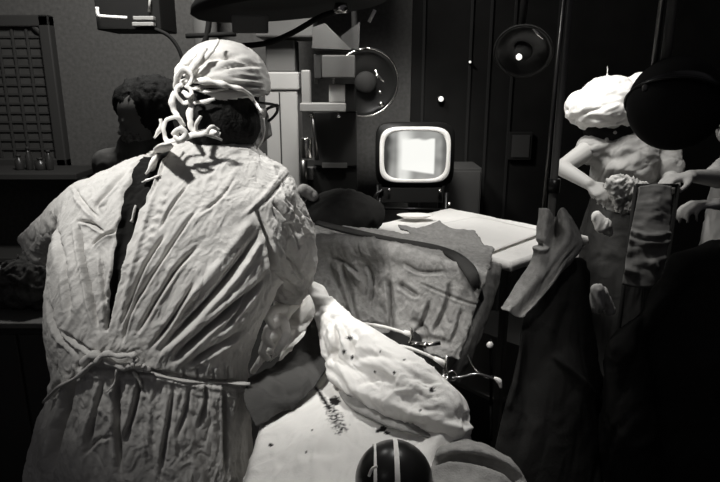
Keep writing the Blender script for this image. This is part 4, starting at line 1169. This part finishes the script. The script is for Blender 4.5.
knot([(190, 100, 1.37), (191, 112, 1.36), (190, 124, 1.35), (195, 132, 1.35), (208, 132, 1.35), (220, 134, 1.35)], [.006, .007, .0065, .006, .0065, .004])
knot([(195, 132, 1.35), (197, 122, 1.34), (201, 116, 1.34)], [.004, .004, .003])
knot([(184, 126, 1.35), (176, 117, 1.34), (167, 120, 1.34), (164, 130, 1.34), (167, 141, 1.34), (176, 138, 1.33), (180, 128, 1.33), (184, 134, 1.33)], [.004, .004, .0045, .004, .005, .005, .004, .006], 'tie_loop')
knot([(160, 118, 1.35), (160, 128, 1.35), (154, 138, 1.35)], [.003, .005, .003])
knot([(176, 140, 1.34), (190, 136, 1.34), (205, 134, 1.35), (222, 140, 1.36)], [.007, .006, .005, .003])
knot([(192, 104, 1.38), (205, 102, 1.38), (216, 99, 1.39)], [.003, .005, .003])
knot([(172, 134, 1.33), (178, 129, 1.32), (185, 133, 1.32), (180, 139, 1.32), (173, 136, 1.32)], [.005, .006, .006, .005, .004])
knot([(183, 92, 1.36), (188, 96, 1.35), (193, 93, 1.36), (194, 100, 1.36)], [.004, .006, .004, .003])
knot([(176, 74, 1.39), (181, 66, 1.39), (190, 62, 1.39), (198, 52, 1.40)], [.007, .007, .005, .003])
knot([(207, 132, 1.34), (212, 127, 1.34), (219, 131, 1.35)], [.004, .005, .003])
# mask, glasses
ct('mask_strap', [(262, 108), (256, 118), (252, 128)], [.006, .005, .003], .004, 1.50)
P = [[at(252, 124, 1.50), at(258, 114, 1.54), at(266, 108, 1.60)], [at(254, 136, 1.50), at(261, 128, 1.55), at(270, 122, 1.62)], [at(258, 149, 1.50), at(264, 142, 1.55), at(272, 136, 1.62)]]
rows = [smooth_poly(r, 6) for r in P]; cols = np.array([smooth_poly([rows[i][j] for i in range(3)], 6) for j in range(len(rows[0]))])
a_, b_ = cols.shape[:2]; V = cols.reshape(-1, 3); V = V + crumple(V, 50, .004)[:, None] * np.array([1, -.5, 0])
o = link_mesh('face_mask', V, [(i * b_ + j, i * b_ + j + 1, (i + 1) * b_ + j + 1, (i + 1) * b_ + j) for i in range(a_ - 1) for j in range(b_ - 1)], M_GREY, SG)
md = o.modifiers.new('thick', 'SOLIDIFY'); md.thickness = .003
v, f = g_tube(smooth_poly([at(263, 118, 1.49), at(264, 130, 1.49), at(262, 140, 1.49), at(256, 150, 1.49)], 5), .0035, 8); link_mesh('mask_edge', v, f, M_WHITE2, o)
gl = tube_obj('glasses', [at(252, 101, 1.47), at(262, 103, 1.50), at(270, 104, 1.54), at(277, 106, 1.57)], [.005, .005, .006, .008], M_BLK, SG, flat=.6)
lens = smooth_poly([at(277, 105, 1.57), at(277, 112, 1.58), at(270, 120, 1.60), at(264, 121, 1.62), at(266, 110, 1.62), at(277, 105, 1.57)], 5)
v, f = g_tube(lens, .004, 8); link_mesh('lens_rim', v, f, M_BLK, gl)

# gloved right hand
gs = [g_chain([at(292, 298, 1.60), at(284, 308, 1.56), at(279, 320, 1.53)], [.032, .030, .024], 16), g_chain([at(280, 316, 1.54), at(275, 336, 1.52), at(272, 350, 1.51)], [.024, .022, .014], 16),
      g_chain([at(284, 308, 1.53), at(273, 310, 1.48), at(268, 318, 1.465), at(273, 327, 1.47)], [.013, .0115, .0105, .009], 12),
      g_chain([at(278, 322, 1.51), at(268, 329, 1.475), at(265, 338, 1.465), at(271, 345, 1.47)], [.013, .0115, .0105, .009], 12),
      g_chain([at(275, 336, 1.51), at(265, 343, 1.475), at(262, 352, 1.465), at(268, 358, 1.47)], [.0125, .011, .010, .009], 12),
      g_chain([at(273, 348, 1.51), at(264, 355, 1.475), at(258, 364, 1.46), at(253, 371, 1.455)], [.012, .0105, .0095, .008], 12),
      g_chain([at(284, 322, 1.52), at(287, 334, 1.49), at(282, 344, 1.475), at(277, 351, 1.47)], [.014, .012, .011, .009], 12)]
V, Fc = remesh(gs, .0022, 3)
N = normals(V, Fc); V = V + N * crumple(V, 60, .0016)[:, None]
link_mesh('glove', V, Fc, M_GLOVE, SG, label='pale latex glove gripping the cloth flap')

# ---- dark-haired person behind the surgeon
PB = thing('person', (at(150, 200, 2.6)[0], 2.65, 0), 'bushy dark-haired person half hidden behind the surgeon\'s left shoulder', 'person')
c = at(147, 112, 2.62); bx = c[0]
hg, HP2 = g_head(c + np.array([-.02, -.02, -.015]), (-.75, -.55, -.35), (0, 0, 1), 1.0)
gs = hg + [g_chain([c + np.array([0, .02, -.08]), (bx + .01, 2.66, c[2] - .2)], [.055, .06]), g_chain([(bx, 2.67, c[2] - .25), (bx, 2.66, 1.0), (bx, 2.66, .88)], [.10, .13, .14], 20),
           g_chain([(bx - .16, 2.66, c[2] - .22), (bx + .18, 2.66, c[2] - .22)], [.06, .06]),
           g_chain([(bx - .17, 2.66, c[2] - .23), (bx - .21, 2.60, 1.1), (bx - .08, 2.42, 1.02)], [.05, .04, .028]), g_chain([(bx + .18, 2.66, c[2] - .23), (bx + .22, 2.58, 1.1), (bx + .1, 2.40, 1.02)], [.05, .04, .028])]
gs += g_hand((bx - .08, 2.42, 1.02), (.6, -.7, -.1), (0, 0, -1), 1) + g_hand((bx + .1, 2.40, 1.02), (-.5, -.8, -.1), (0, 0, -1), -1)
for e in (-1, 1):
    gs.append(g_chain([(bx + .09 * e, 2.66, .85), (bx + .1 * e, 2.65, .48), (bx + .1 * e, 2.67, .09)], [.09, .058, .04])); gs.append(g_chain([(bx + .1 * e, 2.67, .04), (bx + .11 * e, 2.54, .035)], [.04, .03]))
V, Fc = remesh(gs, .009, 4); V[:, 2] = np.maximum(V[:, 2], .001)
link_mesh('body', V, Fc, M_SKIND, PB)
V, Fc = remesh([g_sphere(c + np.array([.03, .02, .03]), .128, 30, 20, (1.0, 1, .98)), g_sphere(c + np.array([.06, .04, -.05]), .10, 24, 14), g_sphere(c + np.array([-.04, .0, .04]), .095, 24, 14)], .008, 4)
N = normals(V, Fc); V = V + N * crumple(V, 30, .012)[:, None]
link_mesh('hair', V, Fc, M_HAIR, PB)
V, Fc = remesh([g_chain([(bx - .04, 2.64, c[2] - .17), (bx, 2.66, 1.2), (bx, 2.66, .55)], [.11, .17, .21], 24), g_chain([(bx - .2, 2.65, c[2] - .23), (bx + .2, 2.65, c[2] - .23)], [.075, .075]),
                g_chain([(bx - .19, 2.66, c[2] - .23), (bx - .23, 2.60, 1.1), (bx - .12, 2.48, 1.04)], [.07, .06, .045]), g_chain([(bx + .19, 2.66, c[2] - .23), (bx + .23, 2.58, 1.1), (bx + .14, 2.46, 1.04)], [.07, .06, .045])], .010, 6)
N = normals(V, Fc); V = V + N * crumple(V, 12, .012)[:, None]
link_mesh('gown', V, Fc, mat('dim gown cotton', .06, .95, var=.3, vscale=14), PB)
V, Fc = remesh([g_sphere(HP2(0, .055, -.055), .058, 20, 14, (1, .8, 1))], .004, 2); N = normals(V, Fc); V = V + N * crumple(V, 55, .008)[:, None]
link_mesh('face_mask', V, Fc, mat('dim mottled mask', .11, .9, var=.8, vscale=60), PB)

# ---- nurse
NY = 2.78
c = at(606, 116, NY)
NU_ = thing('person', (at(630, 200, NY)[0], NY + .03, 0), 'nurse in white bouffant cap and grey top, bending over crumpled cloth', 'person')
f_n = (-.45, -.75, -.55)
hg, HN = g_head(c + np.array([.02, -.02, -.03]), f_n, (0, -.1, 1), 1.0)
SHL = at(588, 150, NY - .05); ELL = at(562, 168, NY - .18); WRL = at(589, 184, NY - .32)
SHR = at(664, 150, NY + .0); ELR = at(672, 186, NY - .14); WRR = at(640, 200, NY - .32)
cx2 = (SHL[0] + SHR[0]) / 2; sz = SHL[2]
gs = hg + [g_chain([c + np.array([.03, .02, -.1]), (cx2, NY, sz + .02)], [.05, .055]), g_chain([(cx2, NY, sz - .05), (cx2 + .02, NY + .04, 1.05), (cx2 + .02, NY + .06, .88)], [.10, .11, .13], 20),
           g_chain([SHL, SHR], [.05, .05]), g_chain([SHL, ELL, WRL], [.046, .036, .025]), g_chain([SHR, ELR, WRR], [.046, .036, .025])]
gs += g_hand(WRL, at(604, 196, NY - .38) - WRL, (.5, .2, -.8), 1, (.45, .6, .5), .74) + g_hand(WRR, at(628, 200, NY - .36) - WRR, (-.5, .2, -.8), -1, (.45, .6, .5), .74)
for e in (-1, 1):
    gs.append(g_chain([(cx2 + .02 + .085 * e, NY + .06, .85), (cx2 + .02 + .09 * e, NY + .05, .47), (cx2 + .02 + .09 * e, NY + .07, .09)], [.09, .056, .038])); gs.append(g_chain([(cx2 + .02 + .09 * e, NY + .07, .038), (cx2 + .09 * e, NY - .06, .034)], [.038, .03]))
V, Fc = remesh(gs, .0055, 3); V[:, 2] = np.maximum(V[:, 2], .001)
NB = link_mesh('body', V, Fc, M_SKIN, NU_)
NB.data.materials.append(M_SKIN)
kk = mpp(NY, 100)
gs = [g_sphere(at(602, 108, NY), 1, 30, 20, (37 * kk, .16, 22 * kk)), g_sphere(at(618, 116, NY), 1, 24, 16, (20 * kk, .12, 17 * kk)), g_sphere(at(609, 90, NY), 1, 24, 16, (18 * kk, .12, 14 * kk)), g_sphere(at(610, 94, NY), 1, 30, 20, (27 * kk, .14, 18 * kk)), g_sphere(at(630, 100, NY), 1, 24, 16, (24 * kk, .13, 20 * kk)), g_sphere(at(584, 112, NY), 1, 24, 16, (18 * kk, .12, 14 * kk)),
      g_chain([at(625, 92, NY), at(640, 80, NY), at(652, 70, NY)], [.06, .035, .004]), g_chain([at(607, 82, NY), at(607.5, 66, NY)], [.006, .004])]
V, Fc = remesh(gs, .007, 6); N = normals(V, Fc); V = V + N * (crumple(V, 9, .020, (1, 0, .2), .4, 7) + crumple(V, 22, .003))[:, None]
link_mesh('bouffant_cap', V, Fc, M_WHITE2, NU_)
V, Fc = remesh([g_sphere(HN(0, -.02, .0), .105, 24, 16), g_sphere(at(611, 130, NY - .01), 1, 24, 16, (.125, .10, .075))], .008, 3); link_mesh('hair', V, Fc, M_HAIR, NU_)  # hair, extended down to put the face and neck in shadow
for e in (-1, 1):
    v, f = g_sphere(HN(.03 * e, .082, -.004), .011, 12, 8); link_mesh('eye', v, f, M_BLK, NU_)
gs = [g_chain([SHL + np.array([.02, .01, .0]), SHR + np.array([-.02, 0, 0])], [.072, .072], 20), g_chain([(cx2, NY - .02, sz - .05), (cx2 + .02, NY + .02, sz - .22)], [.150, .14], 24), g_chain([SHR, ELR * .5 + SHR * .5], [.066, .062])]
V, Fc = remesh(gs, .007, 8); N = normals(V, Fc)
UV = proj(V)
V = V + N * (crumple(V, 10, .016, (1, 0, .4), .4, 9) + folds(UV, [([(600, 150), (612, 160), (640, 150)], 4, -.012), ([(598, 172), (620, 168), (650, 178)], 4, .01)]))[:, None]
link_mesh('top', V, Fc, mat('nurse top cotton', .30, .95, var=.2, vscale=12), NU_, label='grey short-sleeved top')
gs = [g_chain([(cx2 + .02, NY + .03, sz - .24), (cx2 + .02, NY + .05, .9), (cx2 + .02, NY + .05, .3)], [.135, .17, .20], 24)]
V, Fc = remesh(gs, .01, 6); N = normals(V, Fc); V = V + N * crumple(V, 9, .014, (0, 0, 1), .25)[:, None]
link_mesh('skirt', V, Fc, M_DARKC, NU_, label='dark skirt')
# crumpled white cloth in her hands
gs = [g_chain([at(615, 184, NY - .42), at(628, 190, NY - .42), at(642, 190, NY - .42)], [.035, .045, .035]), g_chain([at(620, 190, NY - .42), at(619, 209, NY - .42)], [.03, .022])]
V, Fc = remesh(gs, .005, 3); N = normals(V, Fc); V = V + N * crumple(V, 22, .022, (0, 0, 1), .7)[:, None]
o = link_mesh('crumpled_cloth', V, Fc, mat('pale patterned cotton', .5, .95, var=.6, vscale=22)); props(o, 'crumpled pale cloth bunched in the nurse\'s hands', 'cloth')
# hanging grey cloth and towels
o, _, _ = patch('hanging_cloth', [[(640, 186, 2.2), (655, 184, 2.2), (672, 186, 2.2)], [(634, 215, 2.16), (652, 214, 2.14), (672, 216, 2.16)], [(628, 245, 2.12), (648, 246, 2.1), (668, 246, 2.1)], [(622, 285, 2.08), (640, 288, 2.06), (660, 288, 2.06)]],
          at, 14, mat('hung cloth cotton', .15, .95, var=.4, vscale=10), disp=lambda V, UV: crumple(V, 12, .012, (1, 0, .1), .25, 3) + folds(UV, [([(628, 231), (650, 236), (674, 233)], 1.6, .016, 'n'), ([(628, 240), (650, 244), (674, 241)], 1.6, .014, 'n'), ([(620, 268), (640, 274)], 2.5, .02), ([(648, 262), (660, 268)], 2.5, .02)]))
t2 = thing('towel_rail', (at(655, 186, 2.2)[0], 2.215, 0), 'thin dark rail holding the dim grey creased cloth in front of the nurse', 'rail')
pa, pb = at(636, 185.5, 2.215), at(678, 185.5, 2.215)
tube_obj('bar', [pa, pb], .007, M_BLKM, t2, sm=0)
for p_ in (pa, pb):
    tube_obj('post', [p_, (p_[0], 2.215, .02)], .008, M_BLKM, t2, sm=0); tube_obj('foot', [(p_[0], 2.14, .012), (p_[0], 2.29, .012)], .010, M_BLKM, t2, sm=0)
props(o, 'dim grey cloth with horizontal creases hanging in front of the nurse\'s skirt', 'cloth')
gs = [g_chain([at(597, 216, 2.35), at(603, 226, 2.35)], [.020, .032]), g_chain([at(605, 226, 2.35), at(609, 232, 2.35)], [.03, .02])]
V, Fc = remesh(gs, .005, 3); N = normals(V, Fc); V = V + N * crumple(V, 20, .006)[:, None]
o = link_mesh('folded_towel', V, Fc, M_WHITE2); props(o, 'small white towel just right of the pole, below the nurse\'s left hand', 'towel')
gs = [g_chain([at(597, 290, 1.92), at(597, 306, 1.92)], [.022, .026]), g_chain([at(602, 292, 1.94), at(609, 310, 1.95)], [.02, .024])]
V, Fc = remesh(gs, .005, 3); N = normals(V, Fc); V = V + N * crumple(V, 16, .008, (0, 0, 1), .4)[:, None]
o = link_mesh('hanging_towel', V, Fc, M_WHITE2); props(o, 'white towel hanging in the dark above the long black drape', 'towel')

# ---- person cut by the right edge
RY = 2.7
c = at(738, 150, RY)
PR = thing('person', (c[0] + .05, RY, 0), 'person cut off by the right edge, pale top and arms held forward', 'person')
hg, HR = g_head(at(734, 118, RY), (-.8, -.5, -.4), (0, 0, 1), 1)
sx = c[0] + .08; sz2 = at(724, 150, RY)[2]
gs = hg + [g_chain([at(736, 132, RY), (sx, RY, sz2)], [.05, .06]), g_chain([(sx, RY, sz2 - .06), (sx, RY, .9)], [.11, .13], 20), g_chain([(sx - .12, RY - .08, sz2 - .02), (sx + .15, RY + .08, sz2 - .02)], [.05, .05]),
           g_chain([(sx - .12, RY - .1, sz2 - .03), at(714, 178, RY - .2), at(690, 176, RY - .4)], [.045, .038, .024]), g_chain([(sx + .1, RY + .05, sz2 - .03), at(745, 205, RY - .1), at(715, 204, RY - .36)], [.045, .038, .024])]
gs += g_hand(at(690, 176, RY - .4), (-1, -.2, -.1), (0, 0, -1), 1) + g_hand(at(715, 204, RY - .36), (-1, -.2, 0), (0, 0, -1), -1)
for e in (-1, 1):
    gs.append(g_chain([(sx + .09 * e, RY, .87), (sx + .1 * e, RY, .48), (sx + .1 * e, RY, .09)], [.09, .056, .038])); gs.append(g_chain([(sx + .1 * e, RY, .038), (sx - .02 + .1 * e, RY - .13, .034)], [.038, .03]))
V, Fc = remesh(gs, .008, 3); V[:, 2] = np.maximum(V[:, 2], .001); link_mesh('body', V, Fc, M_SKIN, PR)
V, Fc = remesh([g_sphere(HR(0, -.03, .015), .105, 24, 16)], .008, 3); link_mesh('hair', V, Fc, M_HAIR, PR)
for e in (-1, 1):
    v, f = g_sphere(HR(.03 * e, .082, -.004), .011, 12, 8); link_mesh('eye', v, f, M_BLK, PR)
gs = [g_chain([(sx, RY, sz2 - .06), (sx, RY, 1.0), (sx, RY, .8)], [.14, .16, .17], 24), g_chain([(sx - .12, RY - .09, sz2 - .03), (sx + .15, RY + .08, sz2 - .02)], [.07, .07]), g_chain([(sx - .12, RY - .1, sz2 - .04), at(716, 176, RY - .16)], [.065, .055])]
V, Fc = remesh(gs, .009, 5); N = normals(V, Fc); V = V + N * crumple(V, 12, .012)[:, None]
link_mesh('top', V, Fc, mat('pale top cotton', .45, .95, var=.15), PR, label='pale short-sleeved top')

# ------------------------------------------------------------------ left foreground
t = thing('instrument_cabinet', (-1.15, 2.05, 0), 'low dark cabinet at the far left beside the surgeon\'s elbow', 'cabinet')
zt = at(30, 312, 1.95)[2]
box_obj('body', (-1.45, 1.88, .08), (-.86, 2.3, zt - .02), M_EQD, t)
box_obj('top', (-1.47, 1.85, zt - .02), (-.84, 2.32, zt), M_EQM, t)
for x_ in (-1.42, -.91):
    for y_ in (1.92, 2.22): box_obj('foot', (x_, y_, 0), (x_ + .04, y_ + .04, .08), M_BLKM, t)
box_obj('door', (-1.43, 1.868, .12), (-1.16, 1.88, zt - .05), M_EQD, t); box_obj('door', (-1.15, 1.868, .12), (-.88, 1.88, zt - .05), M_EQD, t)
gs = [g_chain([(-1.30, 2.02, zt + .06), (-1.14, 2.0, zt + .10), (-1.02, 2.05, zt + .05)], [.07, .10, .06]), g_sphere((-1.12, 2.02, zt + .17), .06)]
V, Fc = remesh(gs, .007, 3); N = normals(V, Fc); V = V + N * crumple(V, 18, .025, (0, 0, 1), .8)[:, None]; V[:, 2] = np.maximum(V[:, 2], zt + .001)
o = link_mesh('linen_bundle', V, Fc, mat('mottled linen', .055, .95, var=.8, vscale=30)); props(o, 'dark mottled linen bundle on the cabinet at the far left', 'linen')
